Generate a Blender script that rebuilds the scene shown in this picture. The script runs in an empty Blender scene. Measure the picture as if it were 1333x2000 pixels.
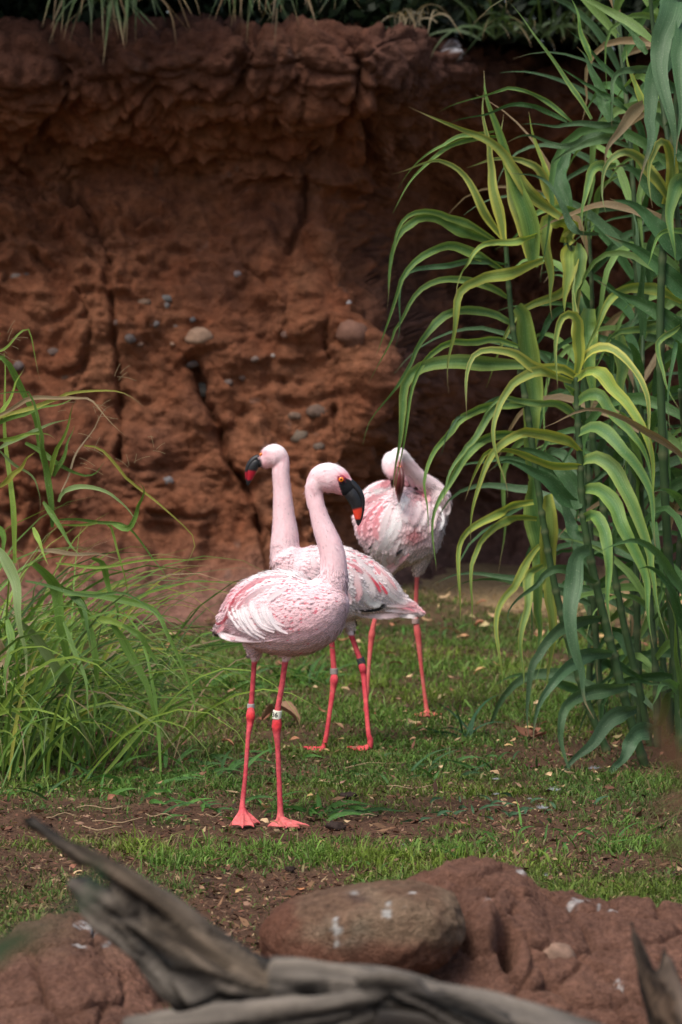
import bpy, math, random
import numpy as np
from mathutils import Vector
from mathutils.bvhtree import BVHTree
random.seed(7)
rng = np.random.default_rng(7)
R = math.radians
scene = bpy.context.scene
C = scene.collection

# ------------------------------------------------------------------ camera, sky, sun, exposure
FP, CH, HOR = 6800.0, 1.2, 600.0          # focal length in photo pixels, camera height, horizon row
PITCH = math.atan((1000 - HOR) / FP)
cam_data = bpy.data.cameras.new('camera')
cam_data.sensor_fit = 'VERTICAL'
cam_data.sensor_height = 36.0
cam_data.lens = FP / 2000 * 36.0
cam_data.clip_start = 0.1
cam_data.clip_end = 400
cam_data.dof.use_dof = True
cam_data.dof.focus_distance = 8.05
cam_data.dof.aperture_fstop = 7.0
cam = bpy.data.objects.new('camera', cam_data)
cam.location = (0, 0, CH)
cam.rotation_euler = (math.pi / 2 - PITCH, 0, 0)
C.objects.link(cam)
scene.camera = cam

SUN_EL, SUN_AZ = R(57), R(212)            # azimuth measured clockwise from +Y: behind the camera, a little left
world = bpy.data.worlds.new('World')
scene.world = world
world.use_nodes = True
wn = world.node_tree
wn.nodes.clear()
w_out = wn.nodes.new('ShaderNodeOutputWorld')
w_bg = wn.nodes.new('ShaderNodeBackground')
w_sky = wn.nodes.new('ShaderNodeTexSky')
w_sky.sky_type = 'NISHITA'
w_sky.sun_disc = False
w_sky.sun_elevation = SUN_EL
w_sky.sun_rotation = SUN_AZ
w_sky.dust_density = 4.0
w_sky.air_density = 1.0
w_bg.inputs['Strength'].default_value = 0.08
wn.links.new(w_sky.outputs[0], w_bg.inputs[0])
wn.links.new(w_bg.outputs[0], w_out.inputs[0])
sun_data = bpy.data.lights.new('sun', 'SUN')
sun_data.energy = 1.5
sun_data.angle = R(22)
sun_data.color = (1.0, 0.95, 0.87)
sun = bpy.data.objects.new('sun', sun_data)
sd = Vector((math.sin(SUN_AZ) * math.cos(SUN_EL), math.cos(SUN_AZ) * math.cos(SUN_EL), math.sin(SUN_EL)))
sun.rotation_euler = sd.to_track_quat('Z', 'Y').to_euler()
sun.location = (0, 0, 10)
C.objects.link(sun)
scene.view_settings.view_transform = 'Standard'
scene.view_settings.look = 'None'
scene.view_settings.gamma = 1.0
scene.view_settings.use_curve_mapping = False
scene.view_settings.exposure = 0.98
scene.cycles.transparent_max_bounces = 24

# ------------------------------------------------------------------ helpers
CP, SP_ = math.cos(PITCH), math.sin(PITCH)

def U(px, py, Y):
    """world point on the line of sight of photo pixel (px, py) at distance Y"""
    dx = (px - 666.5) / FP
    dz = -(py - 1000) / FP
    dy = CP + dz * SP_
    ddz = -SP_ + dz * CP
    t = Y / dy
    return np.array([dx * t, Y, CH + ddz * t])

def gd(py):
    return U(0, py, 1.0)

def G(px, py, z=0.0):
    d = U(px, py, 1.0) - np.array([0, 0, CH])
    t = (z - CH) / d[2]
    return np.array([d[0] * t, t, z])

def proj(P):
    P = np.asarray(P, float)
    x, y, z = P[..., 0], P[..., 1], P[..., 2] - CH
    f = y * CP - z * SP_
    u = y * SP_ + z * CP
    return 666.5 + x / f * FP, 1000 - u / f * FP

def sstep(a, b, x):
    t = np.clip((x - a) / (b - a), 0, 1)
    return t * t * (3 - 2 * t)

_perm = np.random.default_rng(3).permutation(256).astype(np.int64)
_perm = np.concatenate([_perm, _perm, _perm])
_grad = np.random.default_rng(5).normal(size=(256, 3))
_grad /= np.linalg.norm(_grad, axis=1)[:, None]

def perlin(x, y, z):
    x, y, z = np.broadcast_arrays(np.asarray(x, float), np.asarray(y, float), np.asarray(z, float))
    xi, yi, zi = np.floor(x).astype(int), np.floor(y).astype(int), np.floor(z).astype(int)
    xf, yf, zf = x - xi, y - yi, z - zi
    u, v, w = [t * t * t * (t * (t * 6 - 15) + 10) for t in (xf, yf, zf)]
    def g(i, j, k):
        h = _perm[(_perm[(_perm[(xi + i) & 255] + yi + j) & 255] + zi + k) & 255]
        gr = _grad[h]
        return gr[..., 0] * (xf - i) + gr[..., 1] * (yf - j) + gr[..., 2] * (zf - k)
    a = g(0, 0, 0) * (1 - u) + g(1, 0, 0) * u
    b = g(0, 1, 0) * (1 - u) + g(1, 1, 0) * u
    c = g(0, 0, 1) * (1 - u) + g(1, 0, 1) * u
    d = g(0, 1, 1) * (1 - u) + g(1, 1, 1) * u
    return ((a * (1 - v) + b * v) * (1 - w) + (c * (1 - v) + d * v) * w) * 1.6

def fbm(P, s, o=4, gain=0.5, off=0.0):
    P = np.asarray(P, float)
    r, a, tot = 0, 1.0, 0
    for i in range(o):
        k = s * 2 ** i
        r = r + a * perlin(P[..., 0] * k + off + i * 7.3, P[..., 1] * k + off, P[..., 2] * k + i * 3.1)
        tot += a
        a *= gain
    return r / tot

def worley(P, s, off=0.0):
    P = np.asarray(P, float) * s + off
    ci = np.floor(P).astype(int)
    f1 = np.full(P.shape[0], 9.0)
    f2 = np.full(P.shape[0], 9.0)
    idc = np.zeros(P.shape[0], int)
    for i in (-1, 0, 1):
        for j in (-1, 0, 1):
            for k in (-1, 0, 1):
                c = ci + (i, j, k)
                h = _perm[(_perm[(_perm[c[:, 0] & 255] + c[:, 1]) & 255] + c[:, 2]) & 255]
                q = c + 0.5 + 0.42 * np.stack([np.sin(h * 12.9), np.sin(h * 78.2 + 1), np.sin(h * 37.7 + 2)], 1)
                d = np.linalg.norm(P - q, axis=1)
                m = d < f1
                f2 = np.where(m, f1, np.minimum(f2, d))
                idc = np.where(m, h, idc)
                f1 = np.where(m, d, f1)
    return f1, f2, idc

def tag(o, label=None, cat=None, group=None, kind=None):
    if label: o['label'] = label
    if cat: o['category'] = cat
    if group: o['group'] = group
    if kind: o['kind'] = kind
    return o

def empty(name, loc, label, cat, group=None):
    o = bpy.data.objects.new(name, None)
    o.location = [float(v) for v in loc]
    o.empty_display_size = 0.05
    C.objects.link(o)
    return tag(o, label, cat, group)

def mesh_np(name, V, F, cols=None, uv=None, smooth=True):
    """V (n,3), F list of int arrays (tris and/or quads)"""
    me = bpy.data.meshes.new(name)
    V = np.asarray(V, np.float32)
    Fs = [np.asarray(f, np.int32) for f in (F if isinstance(F, list) else [F]) if len(f)]
    me.vertices.add(len(V))
    me.vertices.foreach_set('co', V.ravel())
    loops = np.concatenate([f.ravel() for f in Fs])
    sizes = np.concatenate([np.full(len(f), f.shape[1], np.int32) for f in Fs])
    starts = np.concatenate([[0], np.cumsum(sizes)[:-1]]).astype(np.int32)
    me.loops.add(len(loops))
    me.loops.foreach_set('vertex_index', loops)
    me.polygons.add(len(sizes))
    me.polygons.foreach_set('loop_start', starts)
    me.polygons.foreach_set('loop_total', sizes)
    if smooth:
        me.polygons.foreach_set('use_smooth', np.ones(len(sizes), bool))
    me.update(calc_edges=True)
    me.validate()
    if cols is not None:
        cols = np.asarray(cols, np.float32)
        if cols.shape[1] == 3:
            cols = np.concatenate([cols, np.ones((len(cols), 1), np.float32)], 1)
        ca = me.color_attributes.new('Col', 'FLOAT_COLOR', 'POINT')
        ca.data.foreach_set('color', cols.ravel())
    if uv is not None:
        ul = me.uv_layers.new(name='UVMap')
        ul.data.foreach_set('uv', np.asarray(uv, np.float32)[loops].ravel())
    return me

def obj(name, me, mat, parent=None):
    o = bpy.data.objects.new(name, me)
    if mat is not None:
        me.materials.clear()
        me.materials.append(mat)
    C.objects.link(o)
    if parent is not None:
        o.parent = parent
        o.matrix_parent_inverse.identity()
        o.location = -Vector(parent.location)       # meshes are laid out in world coordinates
    return o

def grid_faces(nu, nv, wrap=False):
    i = np.arange(nu - 1)[:, None]
    j = np.arange(nv if wrap else nv - 1)[None, :]
    a = i * nv + j
    b = i * nv + (j + 1) % nv
    return np.stack([a, b, b + nv, a + nv], -1).reshape(-1, 4)

def catmull(pts, n):
    pts = np.asarray(pts, float)
    P = np.vstack([2 * pts[0] - pts[1], pts, 2 * pts[-1] - pts[-2]])
    out = []
    for i in range(len(pts) - 1):
        p0, p1, p2, p3 = P[i:i + 4]
        for t in np.arange(n) / n:
            out.append(0.5 * (2 * p1 + (p2 - p0) * t + (2 * p0 - 5 * p1 + 4 * p2 - p3) * t * t + (3 * p1 - p0 - 3 * p2 + p3) * t ** 3))
    out.append(pts[-1])
    return np.array(out)

def resample(pts, n):
    d = np.concatenate([[0], np.cumsum(np.linalg.norm(np.diff(pts[:, :3], axis=0), axis=1))])
    t = np.linspace(0, d[-1], n)
    return np.stack([np.interp(t, d, pts[:, k]) for k in range(pts.shape[1])], 1)

def frames(c):
    t = np.gradient(c, axis=0)
    t /= np.linalg.norm(t, axis=1)[:, None] + 1e-9
    yv = np.array([0, 1.0, 0])
    n = np.cross(t, yv)
    ln = np.linalg.norm(n, axis=1)
    n[ln < 1e-3] = (1, 0, 0)
    n /= np.linalg.norm(n, axis=1)[:, None]
    d = np.cross(n, t)
    return t, n, d

def sweep(c, rn, rd, nseg=16):
    """closed tube with elliptic rings along c"""
    t, n, d = frames(c)
    a = np.linspace(0, 2 * np.pi, nseg, endpoint=False)
    V = c[:, None, :] + rn[:, None, None] * np.cos(a)[None, :, None] * n[:, None, :] + rd[:, None, None] * np.sin(a)[None, :, None] * d[:, None, :]
    V = V.reshape(-1, 3)
    F = grid_faces(len(c), nseg, True)
    k = len(V)
    V = np.vstack([V, c[0] - t[0] * rn[0] * .5, c[-1] + t[-1] * rn[-1] * .5])
    j = np.arange(nseg)
    F1 = np.stack([np.full(nseg, k), (j + 1) % nseg, j], 1)
    b = (len(c) - 1) * nseg
    F2 = np.stack([np.full(nseg, k + 1), b + j, b + (j + 1) % nseg], 1)
    return V, F, np.vstack([F1, F2])

def px_path(pts, D, n=6):
    """pts: (px, py, r_px, dy, depth_factor) -> centres, rn, rd (world)"""
    q = []
    for p in pts:
        p = list(p) + [0.0, 1.0][len(p) - 3:] if len(p) < 5 else list(p)
        Y = D + p[3]
        c = U(p[0], p[1], Y)
        q.append([*c, p[2] * Y / FP, p[2] * Y / FP * p[4]])
    q = catmull(q, n)
    q[:, 3:] = np.maximum(q[:, 3:], 0.0008)
    return q[:, :3], q[:, 3], q[:, 4]

def join_geo(parts):
    V, Q, T, k = [], [], [], 0
    for v, q, t in parts:
        V.append(v); Q.append(np.asarray(q).reshape(-1, 4) + k)
        if t is not None and len(t): T.append(np.asarray(t).reshape(-1, 3) + k)
        k += len(v)
    return np.vstack(V), [np.vstack(Q)] + ([np.vstack(T)] if T else [])

def remeshed(parts, voxel, smooth=4, fac=0.5):
    V, F = join_geo(parts)
    me = mesh_np('tmp', V, F)
    o = bpy.data.objects.new('tmp', me)
    C.objects.link(o)
    m = o.modifiers.new('r', 'REMESH'); m.mode = 'VOXEL'; m.voxel_size = voxel; m.use_smooth_shade = True
    if smooth:
        s = o.modifiers.new('s', 'SMOOTH'); s.factor = fac; s.iterations = smooth
    dg = bpy.context.evaluated_depsgraph_get()
    dg.update()
    ev = bpy.data.meshes.new_from_object(o.evaluated_get(dg))
    bpy.data.objects.remove(o)
    n = len(ev.vertices)
    co = np.empty(n * 3, np.float32); ev.vertices.foreach_get('co', co); co = co.reshape(-1, 3).astype(float)
    no = np.empty(n * 3, np.float32); ev.vertex_normals.foreach_get('vector', no); no = no.reshape(-1, 3).astype(float)
    nl = len(ev.loops); lv = np.empty(nl, np.int32); ev.loops.foreach_get('vertex_index', lv)
    ls = np.empty(len(ev.polygons), np.int32); ev.polygons.foreach_get('loop_total', ls)
    if not (ls == 4).all():
        st = np.concatenate([[0], np.cumsum(ls)[:-1]])
        q = [lv[s:s + 4] for s, l in zip(st, ls) if l == 4]
        t = [lv[s:s + 3] for s, l in zip(st, ls) if l == 3]
        F = [np.array(q)] + ([np.array(t)] if t else [])
    else:
        F = [lv.reshape(-1, 4)]
    bpy.data.meshes.remove(ev)
    return co, no, F

def vnormals(V, F):
    me = mesh_np('n', V, F)
    no = np.empty(len(V) * 3, np.float32); me.vertex_normals.foreach_get('vector', no)
    bpy.data.meshes.remove(me)
    return no.reshape(-1, 3).astype(float)

def seg_dist(px, py, line):
    """distance in photo pixels to a polyline"""
    d = np.full(np.shape(px), 1e9)
    for (x0, y0), (x1, y1) in zip(line[:-1], line[1:]):
        vx, vy = x1 - x0, y1 - y0
        t = np.clip(((px - x0) * vx + (py - y0) * vy) / (vx * vx + vy * vy), 0, 1)
        d = np.minimum(d, np.hypot(px - x0 - t * vx, py - y0 - t * vy))
    return d

# ------------------------------------------------------------------ materials
def mat_new(name):
    m = bpy.data.materials.new(name)
    m.use_nodes = True
    nt = m.node_tree
    nt.nodes.clear()
    out = nt.nodes.new('ShaderNodeOutputMaterial')
    b = nt.nodes.new('ShaderNodeBsdfPrincipled')
    nt.links.new(b.outputs[0], out.inputs[0])
    return m, nt, b, out

def nd(nt, t, **k):
    n = nt.nodes.new(t)
    for a, v in k.items(): setattr(n, a, v)
    return n

def noise_node(nt, scale, detail=4, rough=0.55, coord=None, stretch=None):
    n = nd(nt, 'ShaderNodeTexNoise')
    n.inputs['Scale'].default_value = scale
    n.inputs['Detail'].default_value = detail
    n.inputs['Roughness'].default_value = rough
    if coord is None:
        coord = nd(nt, 'ShaderNodeTexCoord').outputs['Object']
    if stretch:
        mp = nd(nt, 'ShaderNodeMapping')
        mp.inputs['Scale'].default_value = stretch
        nt.links.new(coord, mp.inputs[0]); coord = mp.outputs[0]
    nt.links.new(coord, n.inputs['Vector'])
    return n

def math_node(nt, op, a, b=None):
    n = nd(nt, 'ShaderNodeMath', operation=op)
    for i, v in enumerate((a, b)):
        if v is None: continue
        if isinstance(v, (int, float)): n.inputs[i].default_value = v
        else: nt.links.new(v, n.inputs[i])
    return n.outputs[0]

def ramp(nt, fac, stops):
    r = nd(nt, 'ShaderNodeValToRGB')
    el = r.color_ramp.elements
    while len(el) < len(stops): el.new(0.5)
    for e, (p, c) in zip(el, stops):
        e.position = p; e.color = (*c, 1) if len(c) == 3 else c
    nt.links.new(fac, r.inputs[0])
    return r.outputs[0]

def mixc(nt, fac, a, b, mode='MIX'):
    m = nd(nt, 'ShaderNodeMix', data_type='RGBA', blend_type=mode)
    for i, v in ((0, fac), (6, a), (7, b)):
        if isinstance(v, (int, float)): m.inputs[i].default_value = v
        elif isinstance(v, tuple): m.inputs[i].default_value = (*v, 1)
        else: nt.links.new(v, m.inputs[i])
    return m.outputs[2]

def bump(nt, b, h, dist, strength=1.0):
    bn = nd(nt, 'ShaderNodeBump')
    bn.inputs['Distance'].default_value = dist
    bn.inputs['Strength'].default_value = strength
    nt.links.new(h, bn.inputs['Height'])
    nt.links.new(bn.outputs[0], b.inputs['Normal'])
    return bn

def mat_attr(name, rough=0.8, spec=0.3, var=0.25, vscale=60, bscale=None, bdist=0.001, trans=0.0, stretch=None):
    """vertex colour times fine noise; optional bump and translucency"""
    m, nt, b, out = mat_new(name)
    at = nd(nt, 'ShaderNodeAttribute', attribute_name='Col')
    nz = noise_node(nt, vscale, 5, 0.6, stretch=stretch)
    f = ramp(nt, nz.outputs[0], [(0.25, (1 - var,) * 3), (0.75, (1 + var * .6,) * 3)])
    col = mixc(nt, 1.0, at.outputs['Color'], f, 'MULTIPLY')
    nt.links.new(col, b.inputs['Base Color'])
    b.inputs['Roughness'].default_value = rough
    b.inputs['Specular IOR Level'].default_value = spec
    if bscale:
        bz = noise_node(nt, bscale, 6, 0.65, stretch=stretch)
        bump(nt, b, bz.outputs[0], bdist)
    if trans:
        tr = nd(nt, 'ShaderNodeBsdfTranslucent')
        nt.links.new(col, tr.inputs['Color'])
        mx = nd(nt, 'ShaderNodeMixShader'); mx.inputs[0].default_value = trans
        nt.links.new(b.outputs[0], mx.inputs[1]); nt.links.new(tr.outputs[0], mx.inputs[2])
        nt.links.new(mx.outputs[0], out.inputs[0])
    return m

M = {}
M['wall'] = mat_attr('red_earth', 0.95, 0.12, 0.45, 22, 75, 0.022)
M['ground'] = mat_attr('soil', 0.95, 0.15, 0.45, 60, 120, 0.006)
M['mound'] = mat_attr('earthen_rock', 0.95, 0.12, 0.5, 110, 190, 0.014)
M['stone'] = mat_attr('stone', 0.8, 0.3, 0.3, 45, 130, 0.003)
M['wood'] = mat_attr('weathered_wood', 0.85, 0.25, 0.15, 80, 120, 0.002)
M['grass'] = mat_attr('grass_blade', 0.55, 0.35, 0.12, 40, trans=0.3)
M['litter'] = mat_attr('dry_leaf', 0.8, 0.25, 0.25, 90, trans=0.12)
M['skin'] = mat_attr('plumage', 0.75, 0.2, 0.10, 160, 420, 0.0007)
M['feather'] = mat_attr('feather', 0.65, 0.2, 0.06, 150, trans=0.22)
M['bill'] = mat_attr('bill_horn', 0.38, 0.45, 0.12, 120, 300, 0.0004)
M['band'] = mat_attr('leg_band', 0.45, 0.4, 0.1, 90)
M['eye'] = mat_attr('eye_wet', 0.12, 0.7, 0.0, 10)
M['dark'] = mat_attr('dropping_dark', 0.8, 0.2, 0.3, 200)

def leaf_material(name, vein=34.0, rough=0.5, trans=0.28):
    m, nt, b, out = mat_new(name)
    at = nd(nt, 'ShaderNodeAttribute', attribute_name='Col')
    uv = nd(nt, 'ShaderNodeUVMap', uv_map='UVMap')
    v = noise_node(nt, 1.0, 3, 0.6, uv.outputs[0], (vein, 2.2, 1))
    f = ramp(nt, v.outputs[0], [(0.3, (0.60, 0.68, 0.60)), (0.7, (1.28, 1.22, 1.25))])
    c = mixc(nt, 1.0, at.outputs['Color'], f, 'MULTIPLY')
    sp = noise_node(nt, 260, 2, 0.5)
    sf = ramp(nt, sp.outputs[0], [(0.60, (0, 0, 0)), (0.72, (1, 1, 1))])
    c = mixc(nt, math_node(nt, 'MULTIPLY', sf, 0.22), c, (0.45, 0.5, 0.35))
    nt.links.new(c, b.inputs['Base Color'])
    b.inputs['Roughness'].default_value = rough
    b.inputs['Specular IOR Level'].default_value = 0.45
    bump(nt, b, v.outputs[0], 0.0012)
    tr = nd(nt, 'ShaderNodeBsdfTranslucent')
    tc = mixc(nt, 1.0, c, (1.0, 1.0, 0.55), 'MULTIPLY')
    nt.links.new(tc, tr.inputs['Color'])
    mx = nd(nt, 'ShaderNodeMixShader'); mx.inputs[0].default_value = trans
    nt.links.new(b.outputs[0], mx.inputs[1]); nt.links.new(tr.outputs[0], mx.inputs[2])
    nt.links.new(mx.outputs[0], out.inputs[0])
    return m
M['leaf'] = leaf_material('reed_leaf')
M['blade'] = leaf_material('long_grass_leaf', 20.0, 0.5, 0.32)

def plume_material(name, edge, barb, body=False):
    m, nt, b, out = mat_new(name)
    at = nd(nt, 'ShaderNodeAttribute', attribute_name='Col')
    uv = nd(nt, 'ShaderNodeUVMap', uv_map='UVMap')
    sep = nd(nt, 'ShaderNodeSeparateXYZ'); nt.links.new(uv.outputs[0], sep.inputs[0])
    a = math_node(nt, 'ABSOLUTE', math_node(nt, 'SUBTRACT', math_node(nt, 'MULTIPLY', sep.outputs[0], 2.0), 1.0))
    # barbs run obliquely out from the shaft
    obl = math_node(nt, 'SUBTRACT', sep.outputs[1], math_node(nt, 'MULTIPLY', a, .16))
    cb = nd(nt, 'ShaderNodeCombineXYZ'); nt.links.new(math_node(nt, 'MULTIPLY', obl, barb), cb.inputs[0]); nt.links.new(math_node(nt, 'MULTIPLY', sep.outputs[0], 1.5), cb.inputs[1])
    geo = nd(nt, 'ShaderNodeTexCoord')
    ad = nd(nt, 'ShaderNodeVectorMath', operation='ADD'); nt.links.new(cb.outputs[0], ad.inputs[0])
    sc = nd(nt, 'ShaderNodeVectorMath', operation='SCALE'); nt.links.new(geo.outputs['Object'], sc.inputs[0]); sc.inputs['Scale'].default_value = 20
    nt.links.new(sc.outputs[0], ad.inputs[1])
    nz = nd(nt, 'ShaderNodeTexNoise'); nz.inputs['Scale'].default_value = 1.0; nz.inputs['Detail'].default_value = 2
    nt.links.new(ad.outputs[0], nz.inputs['Vector'])
    f = ramp(nt, nz.outputs[0], [(0.3, (.95, .94, .945)), (0.7, (1.05, 1.05, 1.05))])
    col = mixc(nt, 1.0, at.outputs['Color'], f, 'MULTIPLY')
    nt.links.new(col, b.inputs['Base Color'])
    b.inputs['Roughness'].default_value = .75; b.inputs['Specular IOR Level'].default_value = .15
    tr = nd(nt, 'ShaderNodeBsdfTranslucent'); nt.links.new(col, tr.inputs['Color'])
    if body:      # small feathers lie flat: shade them mostly with the normal of the skin below
        an = nd(nt, 'ShaderNodeAttribute', attribute_name='skin_normal')
        ge = nd(nt, 'ShaderNodeNewGeometry')
        mn = nd(nt, 'ShaderNodeMix', data_type='VECTOR'); mn.inputs[0].default_value = .22
        nt.links.new(an.outputs['Vector'], mn.inputs[4]); nt.links.new(ge.outputs['Normal'], mn.inputs[5])
        nm_ = nd(nt, 'ShaderNodeVectorMath', operation='NORMALIZE'); nt.links.new(mn.outputs[1], nm_.inputs[0])
        nt.links.new(nm_.outputs[0], b.inputs['Normal'])
    mx = nd(nt, 'ShaderNodeMixShader'); mx.inputs[0].default_value = .08 if body else .25
    nt.links.new(b.outputs[0], mx.inputs[1]); nt.links.new(tr.outputs[0], mx.inputs[2])
    e = math_node(nt, 'MAXIMUM', a, math_node(nt, 'ADD', math_node(nt, 'MULTIPLY', math_node(nt, 'SUBTRACT', sep.outputs[1], 1.0), 3.0), 1.0))
    e = math_node(nt, 'ADD', e, math_node(nt, 'MULTIPLY', math_node(nt, 'SUBTRACT', nz.outputs[0], .5), .9))
    al = nd(nt, 'ShaderNodeMapRange'); al.inputs['From Min'].default_value = edge; al.inputs['From Max'].default_value = 1.05
    al.inputs['To Min'].default_value = 0; al.inputs['To Max'].default_value = 1
    nt.links.new(e, al.inputs['Value'])
    tp = nd(nt, 'ShaderNodeBsdfTransparent')
    m2 = nd(nt, 'ShaderNodeMixShader'); nt.links.new(al.outputs[0], m2.inputs[0])
    nt.links.new(mx.outputs[0], m2.inputs[1]); nt.links.new(tp.outputs[0], m2.inputs[2])
    nt.links.new(m2.outputs[0], out.inputs[0])
    return m
M['plume'] = plume_material('wing_plume', .45, 38.0)
M['fluff'] = plume_material('contour_plume', .25, 9.0, True)

def colvar(base, n, dv=0.2, dh=0.06):
    base = np.asarray(base, float)
    k = 1 + rng.normal(0, dv, (n, 1))
    return np.clip(base[None, :] * np.clip(k, 0.35, 2.0) * (1 + rng.normal(0, dh, (n, 3))), 0.002, 0.95)

# ------------------------------------------------------------------ ground
def ground_z(x, y):
    P = np.stack([x, y, np.zeros_like(x)], -1)
    z = 0.018 * fbm(P, 1.3, 3) + 0.006 * fbm(P, 9, 3, off=4)
    z = z + 0.10 * sstep(12.9, 13.6, y) * (1 - sstep(0.0, 0.9, x))      # spoil at the foot of the bank
    z = z - 0.10 * (1 - sstep(4.9, 5.9, y))                             # falls away in front of the border rocks
    near = np.exp(-((y - 8) / 2.6) ** 2)
    return z * (1 - 0.45 * near) - 0.002

def lawn_map(x, y):
    """grass cover 0..1 and lushness, from where the photograph shows turf and bare soil"""
    px, py = proj(np.stack([x, y, np.zeros_like(x)], -1))
    P = np.stack([x, y, np.zeros_like(x)], -1)
    n = fbm(P, 2.2, 4, off=9) * 1.3
    n2 = fbm(P, 7.0, 3, off=2) * 1.2
    wob = 22 * n + 14 * n2
    c = np.ones_like(x) * 0.8
    band = sstep(1548, 1572, py + wob) * (1 - sstep(1632, 1650, py + wob))
    band = band * (1 - 0.75 * np.exp(-((px - 620) / 120) ** 2 - ((py - 1572) / 22) ** 2))
    band *= 1 - 0.5 * sstep(1020, 1150, px)
    c = c * (1 - (0.93 - .5 * sstep(.0, .35, fbm(P, 5, 3, off=55))) * band)
    m1 = sstep(1678, 1705, py + wob) * (1 - sstep(640, 740, px + wob)) * sstep(330, 420, px - wob) 
    c = c * (1 - 0.9 * m1)
    c = c * (1 - .45 * sstep(1640, 1660, py) * (1 - sstep(200, 300, px)))
    m2 = (1 - sstep(300, 420, px)) * sstep(1400, 1440, py + wob) * (1 - sstep(1500, 1530, py + wob)) * 0.55
    c = c * (1 - m2)
    m4 = sstep(940, 1030, px) * sstep(1420, 1460, py + wob) * (1 - sstep(1490, 1530, py + wob)) * 0.6
    c = c * (1 - m4)
    m3 = (1 - sstep(1160, 1215, py + wob * 0.8)) * sstep(560, 700, px)
    c = c * (1 - 0.8 * m3)
    m5 = (1 - sstep(1195, 1235, py + wob * .5)) * (1 - sstep(560, 700, px))
    c = c * (1 - 0.97 * m5)
    c = c * (0.42 + 0.58 * sstep(-0.32, 0.18, n + 0.8 * n2))
    bb = np.exp(-((py - 1672) / 42) ** 4)
    c = c * (1 - bb * .75 * (1 - sstep(-.25, .25, fbm(P, 3.4, 3, off=33) * 1.4 + .25 * fbm(P, 12, 2))))
    lush = np.exp(-((py - 1668) / 30) ** 2) * sstep(180, 300, px) * (1 - 0.5 * sstep(1000, 1200, px))
    lush = np.maximum(lush, 0.55 * sstep(1235, 1270, py) * (1 - sstep(1350, 1470, py)))
    straw = m3
    return np.clip(c, 0, 1), np.clip(lush, 0, 1), np.clip(straw, 0, 1), px, py

def nonuni(a, b, d, far, growth=1.25):
    core = np.arange(a, b + d * .5, d)
    lo, hi, s = [a], [b], d
    while lo[-1] > -far:
        s *= growth
        lo.append(lo[-1] - s); hi.append(hi[-1] + s)
    return np.concatenate([lo[1:][::-1], core, hi[1:]])

gx = nonuni(-2.4, 2.4, 0.02, 120)
gy = nonuni(4.6, 14.8, 0.025, 120)
X, Y = np.meshgrid(gx, gy, indexing='ij')
Z = ground_z(X, Y)
V = np.stack([X, Y, Z], -1).reshape(-1, 3)
cov, lush, straw, gpx, gpy = lawn_map(V[:, 0], V[:, 1])
nz = fbm(V, 3.5, 4, off=20)[:, None]
soil = np.array([0.105, 0.055, 0.035]) * (1 + 0.5 * nz)
under = np.array([0.075, 0.068, 0.030]) * (1 + 0.5 * nz)
strawc = np.array([0.55, 0.39, 0.21]) * (1 + 0.4 * nz)
col = soil * (1 - cov[:, None]) + under * cov[:, None]
col = col * (1 - straw[:, None]) + strawc * straw[:, None]
foot = ((1 - sstep(1190, 1240, gpy)) * (1 - sstep(560, 680, gpx)))[:, None]
col = col * (1 - foot) + np.array([0.21, 0.125, 0.09]) * (1 + .4 * nz) * foot
g = obj('ground', mesh_np('ground', V, grid_faces(len(gx), len(gy)), np.clip(col, .01, 1)), M['ground'])
tag(g, 'brown soil ground under the lawn with bare trodden patches', kind='structure')

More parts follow.
